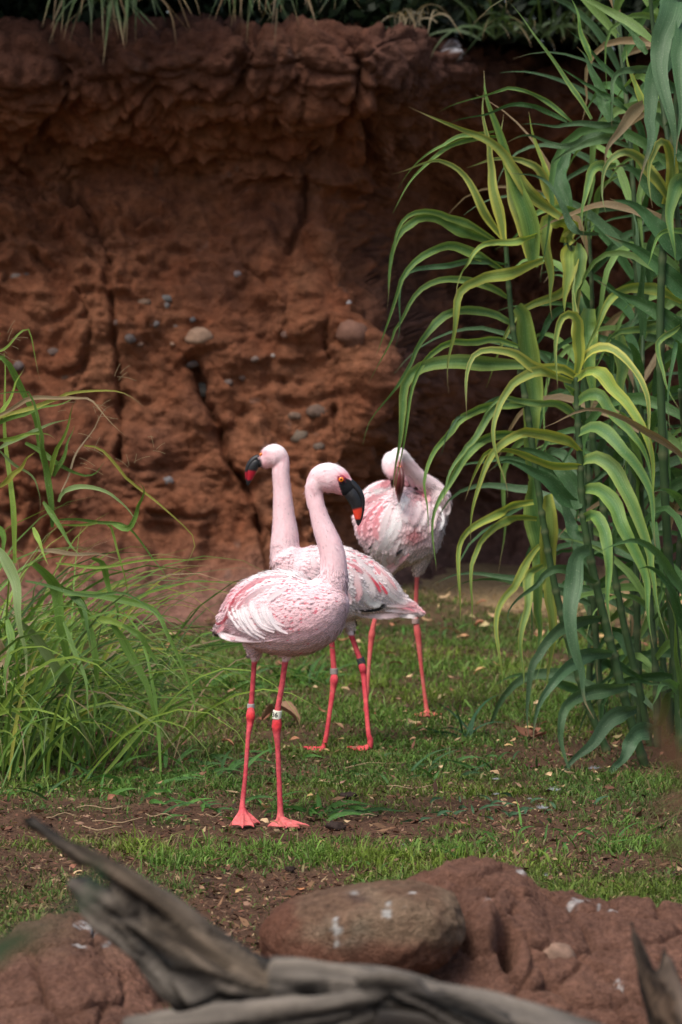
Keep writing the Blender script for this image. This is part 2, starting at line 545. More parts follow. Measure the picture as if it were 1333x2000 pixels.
# ------------------------------------------------------------------ earth bank behind the birds
def bank():
    xs = np.concatenate([np.arange(-4.2, -1.7, 0.03), np.arange(-1.7, 1.9, 0.0085), np.arange(1.9, 4.5, 0.03)])
    # profile: (height, forward offset left side, forward offset right side)
    prof = np.array([(-0.15, 0.30, 0.20), (0.02, 0.34, 0.12), (0.12, 0.22, 0.06), (0.3, 0.06, 0.0), (0.6, 0.04, 0.0), (0.95, -0.02, -0.03),
                     (1.25, -0.08, -0.08), (1.5, -0.14, 0.0), (1.66, -0.20, 0.15), (1.76, -0.16, 0.45), (1.84, 0.0, 0.8), (1.93, 0.18, 1.1),
                     (2.04, 0.28, 1.24), (2.15, 0.30, 1.25), (2.24, 0.23, 1.18), (2.29, 0.08, 1.0), (2.31, -0.2, 0.75), (2.32, -0.7, 0.3), (2.34, -2.2, -1.2), (2.36, -4.5, -3.5)])
    pr = catmull(prof, 24)
    d = np.concatenate([[0], np.cumsum(np.hypot(np.diff(pr[:, 0]), np.diff(pr[:, 1])))])
    t = np.concatenate([np.arange(0, 2.95, 0.0085), np.linspace(2.95, d[-1], 60)])
    pz, pl, pq = [np.interp(t, d, pr[:, k]) for k in range(3)]
    pq = pq + .6 * sstep(1.45, 1.95, pz)
    X, T = np.meshgrid(xs, np.arange(len(t)), indexing='ij')
    zz = pz[T]
    right = sstep(0.0, 0.75, X + 0.10 * np.sin(zz * 5))
    base = 13.35 + 2.9 * right
    Yw = base - (pl[T] * (1 - right) + pq[T] * right)
    V = np.stack([X, Yw, zz], -1).reshape(-1, 3)
    F = grid_faces(len(xs), len(t))[:, ::-1]
    N = vnormals(V, F)
    if N[:, 1].mean() > 0: N = -N
    lip = sstep(1.72, 1.98, V[:, 2])
    Wp = V * np.array([1, 1, 1.0])
    warp = 0.10 * np.stack([fbm(V, 2.5, 3, off=1), fbm(V, 2.5, 3, off=5), fbm(V, 2.5, 3, off=11)], -1)
    f1, f2, cid = worley((V + warp * 2.2) * np.array([1.0, 1.0, 0.7]), 2.6)
    crease = 1 - sstep(0.0, 0.14, f2 - f1)
    Q = (V + warp * 1.3) * np.array([1.0, 1.0, 1.45])
    def bil(sc, off, o=1):
        return np.abs(fbm(Q, sc, o, off=off)) * 2 - .45
    msk = sstep(-0.3, 0.35, fbm(V, 1.1, 2, off=31) + 0.7 * lip)
    d = 0.085 * fbm(V, 1.5, 3, off=2) + (0.05 * (0.5 - f1) - 0.035 * crease) * (.25 + .9 * lip)
    low = 1 - sstep(.2, .5, V[:, 2])
    face = 1 - lip
    g1, g2, _ = worley((V + warp * 1.6) * np.array([0.9, 1.0, 1.2]), 7.0, 3.3)
    h1, h2, _ = worley((V + warp * 1.3) * np.array([1, 1, 1.2]), 17.0, 6.1)
    d += lip * (.060 * (.5 - g1) - .018 * (1 - sstep(0, .2, g2 - g1)) + .024 * (.5 - h1) + .014 * bil(14, 15, 2) + .008 * bil(34, 21, 2))
    d += face * (1 - .45 * low) * (.10 * bil(2.1, 3, 2) + .075 * bil(4.6, 9, 2) * (.5 + .8 * msk) + .05 * (.5 - g1) * (.3 + msk) + .050 * bil(10, 15, 2) * (.35 + msk) + .022 * (.5 - h1) * msk + .024 * bil(23, 21, 2) * (.35 + msk) + .008 * bil(50, 25, 1))
    fl = fbm(V * np.array([2.6, 2.6, .7]) + warp * 1.5, 1.5, 3, off=18)
    d += face * .09 * (np.abs(fl) - .2)
    st = fbm(V * np.array([.6, .6, 3.2]) + warp * 1.5, 2.6, 4, off=14)
    d += face * .06 * np.abs(st) + .010 * fbm(V, 24, 3, off=8)
    px, py = proj(V)
    wx = px + 26 * fbm(V, 5, 4, off=40, gain=.65); wy = py + 26 * fbm(V, 5, 4, off=44, gain=.65)
    cw = 1 + 1.3 * fbm(V, 6, 3, off=47)
    cracks = [([(372, 705), (398, 760), (428, 830), (452, 890), (482, 950), (497, 1010), (512, 1060), (524, 1125)], 7, 0.11),
              ([(150, 380), (186, 440), (222, 500), (212, 560), (228, 640), (230, 720), (228, 800), (240, 900)], 6, 0.07),
              ([(160, 560), (176, 640), (160, 730), (150, 790)], 5, 0.045),
              ([(690, 60), (702, 160), (660, 300), (600, 330), (602, 420), (560, 480)], 7, 0.07),
              ([(728, 250), (742, 330), (748, 420), (770, 520), (780, 640)], 11, 0.11),
              ([(455, 470), (470, 520), (520, 560), (560, 600), (548, 660)], 4, 0.03),
              ([(300, 640), (360, 700), (430, 690), (520, 640)], 4, 0.022),
              ([(640, 620), (632, 660), (640, 700)], 5, 0.05), ([(655, 790), (660, 850)], 6, 0.05),
              ([(230, 860), (250, 950), (300, 1010), (410, 1010)], 5, 0.035),
              ([(520, 0), (500, 90), (470, 190), (300, 200), (240, 250)], 6, 0.05),
              ([(110, 110), (130, 200), (90, 280), (20, 330)], 7, 0.07),
              ([(0, 300), (120, 330), (260, 345), (420, 350), (520, 330)], 6, 0.03),
              ([(590, 930), (640, 1010), (600, 1060)], 4, 0.03)]
    cm = np.zeros(len(V))
    for ln, w, dep in cracks:
        k = np.exp(-(seg_dist(wx, wy, ln) / (w * np.clip(cw, .25, 2.2))) ** 2) * np.clip(cw, .3, 1)
        d -= dep * k
        cm = np.maximum(cm, k * min(1, dep / .06))
    V2 = V + N * d[:, None]
    n1 = fbm(V, 1.4, 3, off=50)[:, None]; n2 = fbm(V, 6, 4, off=60)[:, None]
    n3 = fbm(V, 30, 3, off=66)[:, None]
    red = np.array([0.240, 0.084, 0.042]); tan = np.array([0.320, 0.138, 0.074]); dk = np.array([0.125, 0.050, 0.034])
    grey = np.array([0.25, 0.140, 0.112])
    k = np.clip(0.5 + 0.9 * n2, 0, 1)
    c = red * (1 - k) + tan * k
    k = sstep(0.1, 0.55, n1 + 0.35 * n2) * .6
    c = c * (1 - k) + dk * k
    k = (sstep(700, 790, px) * (1 - sstep(0, 1, lip[:, ]) * .3))[:, None] * 0.65
    c = c * (1 - k) + grey * (0.75 + 0.3 * n2) * k
    k = ((1 - sstep(0.12, 0.34, V[:, 2]))[:, None]) * 0.75
    c = c * (1 - k) + grey * 1.15 * k
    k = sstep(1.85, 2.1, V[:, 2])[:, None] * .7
    c = c * (1 - k) + np.array([0.085, 0.043, 0.035]) * k  # shade on the bank's top lip, painted in as a darker colour
    c = c * (1 + 0.35 * n3)
    # pale mineral scurf and the white dropping on the lip
    sc = sstep(0.48, 0.62, fbm(V, 16, 3, off=80) + 0.25 * fbm(V, 1.8, 2, off=84))[:, None] * 0.35
    c = c * (1 - sc) + np.array([0.26, 0.19, 0.16]) * sc
    dd = seg_dist(px + 6 * n3[:, 0], py + 6 * n2[:, 0], [(889, 72), (901, 90), (905, 114)])
    k = (1 - sstep(2, 6, dd + 10 * n3[:, 0]))[:, None] * sstep(-0.3, 0.1, N[:, 1] * -1)[:, None]
    c = c * (1 - k) + np.array([0.62, 0.62, 0.66]) * k
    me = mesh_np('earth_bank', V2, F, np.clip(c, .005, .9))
    return me, V2, px, py
bank_me, BV, bpx, bpy_ = bank()
bank_o = obj('earth_bank', bank_me, M['wall'])
tag(bank_o, 'tall overhanging red brown earth bank, cracked and lumpy, behind the flamingos', 'earth bank')
bpx2, bpy2 = proj(BV)
bank_bvh = BVHTree.FromPolygons([tuple(v) for v in BV.tolist()], [tuple(p.vertices) for p in bank_me.polygons]) if False else None

def bank_point(px, py):
    k = np.hypot(bpx2 - px, bpy2 - py) + (BV[:, 1] - 12) * 3
    return BV[np.argmin(k)]

def pebble_mesh(name, rad, c, squash=(1, .7, .8), seed=0, n=12, col=(.2, .2, .2), cv=.2, disp=.18):
    u = np.linspace(0, np.pi, n); a = np.linspace(0, 2 * np.pi, 2 * n, endpoint=False)
    Ug, A = np.meshgrid(u, a, indexing='ij')
    D_ = np.stack([np.sin(Ug) * np.cos(A), np.sin(Ug) * np.sin(A), np.cos(Ug)], -1).reshape(-1, 3)
    r = 1 + disp * fbm(D_, 1.3, 3, off=seed)
    Vv = D_ * r[:, None] * rad * np.array(squash) + c
    col = np.array(col) * (1 + cv * 2 * fbm(D_, 2.2, 3, off=seed + 5))[:, None]
    return mesh_np(name, Vv, grid_faces(n, 2 * n, True), np.clip(col, .01, .9))

stones = [(388, 657, 22, (.34, .22, .15)), (281, 590, 11, (.20, .13, .09)), (327, 583, 9, (.16, .17, .17)), (326, 597, 6, (.17, .17, .17)), (257, 660, 11, (.10, .09, .09)), (274, 674, 7, (.14, .09, .07)),
          (303, 632, 7, (.16, .15, .15)), (340, 671, 6, (.32, .2, .14)), (378, 625, 5, (.12, .12, .13)), (394, 762, 15, (.12, .13, .12)), (372, 712, 12, (.2, .16, .15)), (104, 690, 10, (.12, .09, .08)),
          (127, 740, 10, (.15, .09, .06)), (38, 715, 9, (.14, .12, .12)), (228, 632, 6, (.12, .08, .07)), (448, 748, 7, (.13, .1, .09)), (498, 703, 8, (.2, .15, .13)), (533, 697, 6, (.4, .36, .33)),
          (620, 805, 15, (.13, .09, .07)), (585, 853, 14, (.15, .12, .09)), (622, 873, 9, (.13, .1, .08)), (328, 940, 8, (.14, .14, .15)), (690, 650, 26, (.2, .1, .07)), (478, 738, 8, (.12, .08, .07)),
          (33, 540, 8, (.24, .19, .16)), (50, 535, 6, (.1, .09, .09)), (466, 537, 6, (.26, .23, .24)), (681, 590, 5, (.4, .38, .38)), (345, 635, 5, (.24, .19, .17)), (558, 655, 7, (.17, .1, .08)), (575, 813, 9, (.16, .11, .08))]
for i, (px, py, r, c) in enumerate(stones):
    p = bank_point(px, py)
    rad = r * p[1] / FP
    c = tuple(np.array(c) * .85 + np.array([.16, .08, .05]) * .2)
    me = pebble_mesh('stone', rad * 1.1, p + np.array([0, rad * .25, 0]), (1.0 + .3 * random.random(), .8, .7 + .35 * random.random()), seed=i * 3.1, n=10, col=c, disp=.45)
    obj('stone', me, M['stone'], bank_o)

# ------------------------------------------------------------------ blade soup (short grass, undergrowth)
def blades_soup(P, H, W, lean, cols, tipc=0.0, bend=None):
    """n blades, 5 verts / 3 tris each"""
    n = len(P)
    a = rng.uniform(0, 2 * np.pi, n)
    wd = np.stack([np.cos(a), np.sin(a), np.zeros(n)], 1) * W[:, None] * .5
    b = rng.uniform(0, 2 * np.pi, n) if bend is None else bend
    ld = np.stack([np.cos(b), np.sin(b), np.zeros(n)], 1)
    up = np.array([0, 0, 1.0])
    m = P + up * (H * .55)[:, None] + ld * (H * lean * .35)[:, None]
    tp = P + up * (H * (1 - 0.35 * np.clip(lean, 0, 1.6)))[:, None] + ld * (H * lean)[:, None]
    V = np.stack([P - wd, P + wd, m - wd * .8, m + wd * .8, tp], 1).reshape(-1, 3)
    k = np.arange(n)[:, None] * 5
    T = np.concatenate([k + [0, 1, 3], k + [0, 3, 2], k + [2, 3, 4]], 0)
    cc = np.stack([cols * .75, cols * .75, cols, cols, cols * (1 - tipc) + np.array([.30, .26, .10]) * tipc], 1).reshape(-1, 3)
    return V, T, cc

def lawn():
    n = 620000
    # sample in perspective so density follows what can be seen
    y = 1 / rng.uniform(1 / 14.6, 1 / 5.7, n) 
    x = rng.uniform(-0.145, 0.145, n) * y + rng.normal(0, .05, n)
    c, l, s, px, py = lawn_map(x, y)
    keep = rng.random(n) < (c ** 1.2) * 0.62
    x, y, l, s, px, py, c = [q[keep] for q in (x, y, l, s, px, py, c)]
    P = np.stack([x, y, ground_z(x, y) - .002], 1)
    nn = fbm(P, 3.2, 3, off=70)
    H = (0.013 + 0.016 * l + 0.009 * rng.random(len(x))) * (1 + 0.7 * nn) * (0.75 + 0.5 * c)
    H *= 1 + 1.0 * (rng.random(len(x)) < .08)
    W = rng.uniform(0.0018, 0.0036, len(x)) * (0.8 + 0.05 * y) * np.where(rng.random(len(x)) < .10, 1.9, 1.0)
    mixg = sstep(-.1, .3, fbm(P, 1.6, 3, off=91))
    lean = rng.uniform(0.1, 1.7, len(x))
    dark = np.array([0.062, 0.125, 0.024]); bright = np.array([0.145, 0.265, 0.040]); dry = np.array([0.22, 0.19, 0.075]); st = np.array([.58, .42, .20])
    k = np.clip(.30 + 0.75 * l + 0.6 * nn, 0, 1)[:, None]
    col = dark * (1 - k) + bright * k
    col = col * (1 + mixg[:, None] * np.array([.35, .05, -.1]))
    d = (rng.random(len(x)) < 0.10 + 0.25 * (c < .3) + .3 * ((px < 230) & (py > 1640)))[:, None]
    col = np.where(d, dry, col)
    ss = (rng.random(len(x)) < s * 1.3)[:, None]
    col = np.where(ss, st, col) * np.clip(1 + rng.normal(0, .25, (len(x), 1)), .4, 1.8)
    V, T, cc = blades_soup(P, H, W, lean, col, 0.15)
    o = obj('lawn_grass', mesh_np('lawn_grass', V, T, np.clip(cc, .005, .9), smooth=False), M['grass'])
    tag(o, 'short patchy green lawn grass the flamingos stand on', 'grass', kind='stuff')
lawn()

def litter():
    # mulch, straw and chips on the bare soil and between blades
    n = 90000
    y = 1 / rng.uniform(1 / 14.8, 1 / 5.7, n)
    x = rng.uniform(-0.15, 0.15, n) * y
    c, l, s, px, py = lawn_map(x, y)
    keep = rng.random(n) < (0.17 + 0.83 * (1 - c) ** 1.5)
    x, y, s, c = x[keep], y[keep], s[keep], c[keep]
    n = len(x)
    P = np.stack([x, y, ground_z(x, y) + rng.uniform(0.0, 0.010, n) + .016 * c * rng.random(n)], 1)
    L = rng.uniform(0.004, 0.015, n) * (1 + 1.5 * (rng.random(n) < .1)); W = L * rng.uniform(.12, .5, n)
    a = rng.uniform(0, np.pi * 2, n); tl = rng.normal(0, .35, n); t2 = rng.normal(0, .5, n)
    e1 = np.stack([np.cos(a), np.sin(a), tl], 1) * L[:, None] * .5
    e2 = np.stack([-np.sin(a), np.cos(a), t2], 1) * W[:, None] * .5
    V = np.stack([P - e1, P + e2, P + e1, P - e2], 1).reshape(-1, 3)
    F = np.arange(n * 4).reshape(-1, 4)
    pal = np.array([(.12, .055, .03), (.07, .035, .022), (.2, .11, .06), (.34, .23, .13), (.16, .07, .045), (.05, .03, .02), (.26, .15, .10)])
    col = pal[rng.choice(len(pal), n, p=[.26, .2, .18, .08, .14, .08, .06])]
    col = np.where((rng.random(n) < .22 * c)[:, None], [.42, .29, .16], col)
    col = np.where((rng.random(n) < s)[:, None], [.5, .36, .19], col)
    col = np.repeat(col * (1 + rng.normal(0, .15, (n, 1))), 4, 0)
    o = obj('soil_litter', mesh_np('soil_litter', V, F, np.clip(col, .01, .9), smooth=False), M['litter'])
    tag(o, 'fine brown mulch, straw and chips strewn over the bare soil and lawn', 'mulch', kind='stuff')
litter()

# ------------------------------------------------------------------ leaf-like strips
def strip(path, width, cols_edge, cols_mid, twist=None, fold=0.25, n=18, across=5, stripes=None, seed=0, tipdry=0.0, wave=0.0, wprof=None, viewdir=None):
    """path (k,3) control points; returns verts, faces, cols, uv"""
    p = resample(catmull(path, 8), n)
    if wave:
        ll = np.linalg.norm(np.diff(p, axis=0), axis=1).sum()
        q_ = np.linspace(0, 1, n)
        for ax_ in (0, 1, 2):
            p[:, ax_] += ll * .012 * np.sin(q_ * (9 + (seed * 7 + ax_ * 3) % 6) + seed * 1.7 + ax_ * 2) * np.clip(q_ * 4, 0, 1)
            kp = .25 + .5 * ((seed * .37 + .2) % 1); p[:, ax_] += ll * .010 * np.maximum(0, 1 - np.abs(q_ - kp) / .06) * math.sin(seed + ax_)
    t, nn, d = frames(p)
    s = np.linspace(0, 1, n)
    if wprof is None:
        w = width * np.minimum(1, 0.5 + 2.6 * s) * np.clip((1 - s) / 0.78, 0, 1) ** 1.05
    else:
        w = width * wprof(s)
    w = np.maximum(w, width * .02)
    tw = np.zeros(n) if twist is None else np.interp(s, np.linspace(0, 1, len(twist)), twist)
    Wd = np.cos(tw)[:, None] * nn + np.sin(tw)[:, None] * d
    Nn = np.cross(t, Wd)
    a = np.linspace(-1, 1, across)
    off = (np.abs(a) * fold)[None, :] * w[:, None] * .5
    if wave:
        off = off + np.abs(a)[None, :] * wave * w[:, None] * ((1.25 - s) * (np.sin(s * (19 + seed % 5) + seed) + .6 * np.sin(s * 41 + seed * 2)))[:, None] * np.where(a < 0, -1, .7)[None, :]
    V = p[:, None, :] + a[None, :, None] * Wd[:, None, :] * w[:, None, None] * .5 + Nn[:, None, :] * off[:, :, None]
    k = np.abs(a)[None, :, None]
    ce, cm = np.asarray(cols_edge, float), np.asarray(cols_mid, float)
    if ce.ndim == 1: ce = ce[None, :].repeat(n, 0)
    if cm.ndim == 1: cm = cm[None, :].repeat(n, 0)
    col = cm[:, None, :] * (1 - k ** 1.5) + ce[:, None, :] * k ** 1.5
    if stripes is not None:
        col = col * (1 - stripes[None, :, None]) + ce[:, None, :] * stripes[None, :, None]
    if tipdry:
        q = sstep(1 - tipdry, 1, s)[:, None, None]
        col = col * (1 - q) + np.array([.30, .20, .11]) * q
    uv = np.stack(np.broadcast_arrays((a[None, :] + 1) / 2 + seed * .37, s[:, None]), -1)
    return V.reshape(-1, 3), grid_faces(n, across), np.clip(col, .004, .95).reshape(-1, 3), uv.reshape(-1, 2)

def leaf_obj(name, path, width, ce, cm, parent, mat, **k):
    V, F, c, uv = strip(path, width, ce, cm, **k)
    return obj(name, mesh_np(name, V, F, c, uv), mat, parent)

def stem_obj(name, pts, parent, col, mat, nodes=0.0, nseg=10, nodecol=(.35, .33, .18)):
    """pts rows x,y,z,r"""
    q = resample(catmull(pts, 8), max(12, len(pts) * 14))
    r = q[:, 3].copy()
    L = np.concatenate([[0], np.cumsum(np.linalg.norm(np.diff(q[:, :3], axis=0), axis=1))])
    cc = np.tile(np.asarray(col, float), (len(q), 1))
    if nodes:
        ph = (L / nodes + .25 * np.sin(L * 9)) % 1.0
        k = np.exp(-((ph - .5) / .07) ** 2)
        r = r * (1 + .28 * k)
        cc = cc * (1 - k[:, None] * .3) + np.array(nodecol) * k[:, None] * .3
    V, Q, T = sweep(q[:, :3], r, r, nseg)
    cc = np.vstack([np.repeat(cc, nseg, 0), cc[:1], cc[-1:]])
    return obj(name, mesh_np(name, V, [Q, T], cc), mat, parent)

# ------------------------------------------------------------------ reeds on the right
GREEN_D = np.array([0.050, 0.130, 0.040]); GREEN_M = np.array([0.090, 0.205, 0.058]); GREEN_L = np.array([0.185, 0.325, 0.078])
YEL = np.array([0.64, 0.62, 0.10]); PALE = np.array([0.52, 0.56, 0.22]); GREY_G = np.array([0.078, 0.160, 0.068])

def z8(L): return [(960 + x / 3.448, 520 + y / 3.448) for x, y in L]
def z6(L): return [(700 + x / 2.106, 700 + y / 2.106) for x, y in L]
def z5(L): return [(700 + x / 2.106, y / 2.106) for x, y in L]

def reed_leaf(parent, px, D0, width, style, dtip=None, twist=None, seed=None):
    seed = random.randint(0, 99) if seed is None else seed
    rs = random.Random(seed * 31 + len(px))
    dtip = rs.uniform(-0.16, 0.12) if dtip is None else dtip
    m = len(px)
    ts = np.linspace(0, 1, m)
    P = np.array([U(a, b, D0 + dtip * math.sin(t * math.pi / 2)) for (a, b), t in zip(px, ts)])
    if twist is None:
        twist = [rs.uniform(.5, 1.0), rs.uniform(-.3, .5), rs.uniform(-.4, .4), rs.uniform(-.3, .7), rs.uniform(0, .9)]
    n = 22
    s = np.linspace(0, 1, n)[:, None]
    jit = np.array([rs.uniform(.85, 1.15)] * 3) * np.array([rs.uniform(.93, 1.07), 1, rs.uniform(.85, 1.15)])
    stripes = None
    if style == 'y':      # yellow-edged young leaf
        ce = YEL * (1 - s) + PALE * .8 * s; cm = GREEN_M * (1 - s * .3) + GREEN_L * s * .5
        stripes = np.array([0, .8, 0, .25, .1, .7, 0.])
    elif style == 'p':    # pale green with yellow margin
        ce = (YEL * .75 + GREEN_L * .3) * (1 - s * .4); cm = GREEN_L * (1 - s) + GREEN_L * 1.1 * s
        stripes = np.array([0, .35, 0, .2, 0, .3, 0.])
    elif style == 'm':
        ce = GREEN_L * .85 + YEL * .22 * (1 - s * .3); cm = GREEN_M * (1 + .4 * s)
    elif style == 'g':
        ce = GREY_G * 1.1 + 0 * s; cm = GREY_G * .9 + 0 * s
    elif style == 'b':    # dried brown
        ce = np.array([.36, .24, .14]) + 0 * s; cm = np.array([.24, .17, .09]) + 0 * s
    else:
        ce = GREEN_D * 1.15 + 0 * s; cm = GREEN_D + 0 * s
    return leaf_obj('leaf', P, width * 1.02 * D0 / FP, ce * jit, cm * jit, parent, M['leaf'], twist=twist, fold=.22 + .25 * rs.random(), n=n, across=7,
                    stripes=stripes, seed=seed, tipdry=rs.choice([0, .05, .1, .2]), wave=rs.choice([.06, .14, .24]))

def traced_reed(label, D0, stem, stem_r, leaves, base_style='m'):
    base = G(*stem[-1])
    pts = []
    for i, (a, b) in enumerate(stem):
        t = i / (len(stem) - 1)
        q = U(a, b, D0)
        pts.append([*q, stem_r * D0 / FP * (0.65 + 0.45 * t)])
    pts[-1][2] = -0.01
    root = empty('reed_stalk', (pts[-1][0], pts[-1][1], 0), label, 'reed', 'giant reed stalks on the right')
    stem_obj('stem', pts, root, (.05, .10, .035), M['bill'] if False else M['grass'], nodes=0.055)
    for i, lf in enumerate(leaves):
        px, w, st = lf[:3]
        reed_leaf(root, px, D0 + random.uniform(-.02, .02), w, st, dtip=lf[3] if len(lf) > 3 else None, seed=i * 7 + int(D0 * 10), twist=lf[4] if len(lf) > 4 else None)
    return root

FT = [.5, .15, .0, .1, .5]
S1 = [
    (z8([(575, 720), (600, 650), (680, 585), (800, 560), (900, 615), (980, 725), (1030, 850), (1055, 1000), (1075, 1200), (1090, 1310)]), 20, 'y', -.14, [.2, .7, .3, 0, .2]),
    (z8([(560, 770), (640, 712), (740, 730), (830, 830), (920, 915), (1000, 1050), (1050, 1200), (1095, 1400), (1110, 1650)]), 26, 'p', -.12, FT),
    (z8([(560, 940), (640, 870), (740, 885), (820, 990), (930, 1100), (1000, 1210), (1070, 1360), (1100, 1520)]), 25, 'm', -.10, FT),
    (z8([(580, 1130), (680, 1075), (760, 1115), (850, 1200), (960, 1300), (1040, 1450), (1085, 1650), (1125, 1960)]), 27, 'm', -.12, FT),
    (z8([(590, 1335), (690, 1280), (790, 1335), (880, 1480), (970, 1620), (1030, 1800), (1070, 2020), (1120, 2250), (1190, 2500)]), 31, 'm', -.12, FT),
    (z8([(620, 1510), (720, 1500), (800, 1580), (870, 1730), (960, 1880), (1020, 2060), (1060, 2300), (1090, 2560)]), 32, 'm', -.14, FT),
    (z6([(930, 660), (975, 645), (1005, 700), (1020, 800), (1035, 900), (1030, 1020), (1040, 1130)]), 26, 'm', -.14, [.4, .1, 0, .2, .4]),
    (z8([(575, 745), (480, 690), (350, 690), (250, 650), (150, 585), (30, 575), (-90, 600), (-150, 720), (-175, 900), (-180, 1010)]), 24, 'y', -.12, [.4, .0, .1, .0, .3]),
    (z8([(575, 720), (600, 600), (585, 450), (560, 340), (515, 315), (465, 360), (445, 500), (436, 680), (433, 830)]), 24, 'y', -.08, [0, 0, .2, .5, .6]),
    (z8([(570, 560), (562, 340), (556, 200), (560, 20)]), 14, 'y', 0.0, [0, 0, .2, .4, .4]),
    (z8([(545, 775), (430, 740), (340, 712), (240, 735), (140, 775), (65, 860), (35, 1000), (25, 1120), (45, 1280), (85, 1450), (100, 1560)]), 20, 'p', -.15, FT),
    (z8([(600, 860), (545, 840), (500, 800), (480, 762)]), 16, 'm', -.05),
    (z8([(600, 1050), (530, 975), (440, 925), (330, 935), (220, 915), (100, 875), (20, 900), (-60, 1000), (-80, 1160)]), 18, 'm', -.1, [.3, .5, .2, .3, .5]),
    (z8([(600, 1240), (520, 1170), (420, 1140), (330, 1130), (220, 1140), (90, 1210), (0, 1300), (-80, 1440), (-140, 1600), (-150, 1760), (-130, 1900)]), 22, 'p', -.15, FT),
    (z8([(600, 1345), (500, 1335), (390, 1320), (270, 1290), (150, 1245), (40, 1235), (-60, 1270), (-130, 1400), (-170, 1600)]), 22, 'p', -.1, [.4, .8, .9, .4, .2]),
    (z8([(610, 1620), (500, 1560), (400, 1465), (290, 1390), (190, 1330), (80, 1310), (-20, 1400)]), 30, 'd', -.05, [.3, .1, .0, .2, .5]),
    (z6([(950, 785), (905, 810), (880, 900), (868, 1010), (885, 1130), (905, 1260), (925, 1400), (980, 1490)]), 38, 'g', -.16, [.5, .1, .0, .1, .3]),
    (z6([(1005, 1068), (920, 1080), (830, 1100), (770, 1185), (712, 1290), (688, 1420), (712, 1570)]), 28, 'g', -.16, [.6, .3, .1, .3, .5]),
    (z6([(1045, 1212), (950, 1222), (850, 1272), (785, 1340), (742, 1440), (724, 1600)]), 30, 'g', -.15, [.6, .2, .1, .2, .5]),
    (z6([(1110, 1345), (1000, 1372), (890, 1395), (832, 1450), (826, 1560), (868, 1680), (905, 1770)]), 30, 'g', -.15, [.5, .1, .3, .4, .5]),
    (z6([(1145, 1440), (1060, 1475), (975, 1560), (900, 1635), (845, 1720), (812, 1785)]), 34, 'g', -.14, [.5, .1, .1, .2, .5]),
    (z6([(1220, 1522), (1150, 1545), (1085, 1640), (1030, 1725), (990, 1785)]), 36, 'g', -.14, [.5, .0, .1, .2, .5]),
    (z6([(980, 920), (890, 880), (800, 872), (730, 925), (655, 1000), (618, 1060), (640, 1110)]), 20, 'g', -.1, [.5, .2, .3, .5, .8]),
    (z6([(905, 620), (880, 520), (800, 420), (700, 380), (600, 370)]), 34, 'd', .05, [.2, .1, .2, .3, .6]),
    (z6([(930, 740), (880, 700), (850, 600), (820, 500)]), 26, 'd', .05),
    (z6([(1040, 1230), (1130, 1300), (1200, 1340), (1333, 1330)]), 14, 'd', .1),
]
S1stem = [(1126, 738), (1128, 800), (1133, 900), (1140, 1010), (1160, 1120), (1186, 1230), (1222, 1370), (1262, 1500)]
traced_reed('front reed stalk with bright yellow-edged crown leaves arching to both sides of a jointed stem', 9.07, S1stem, 8.5, S1)

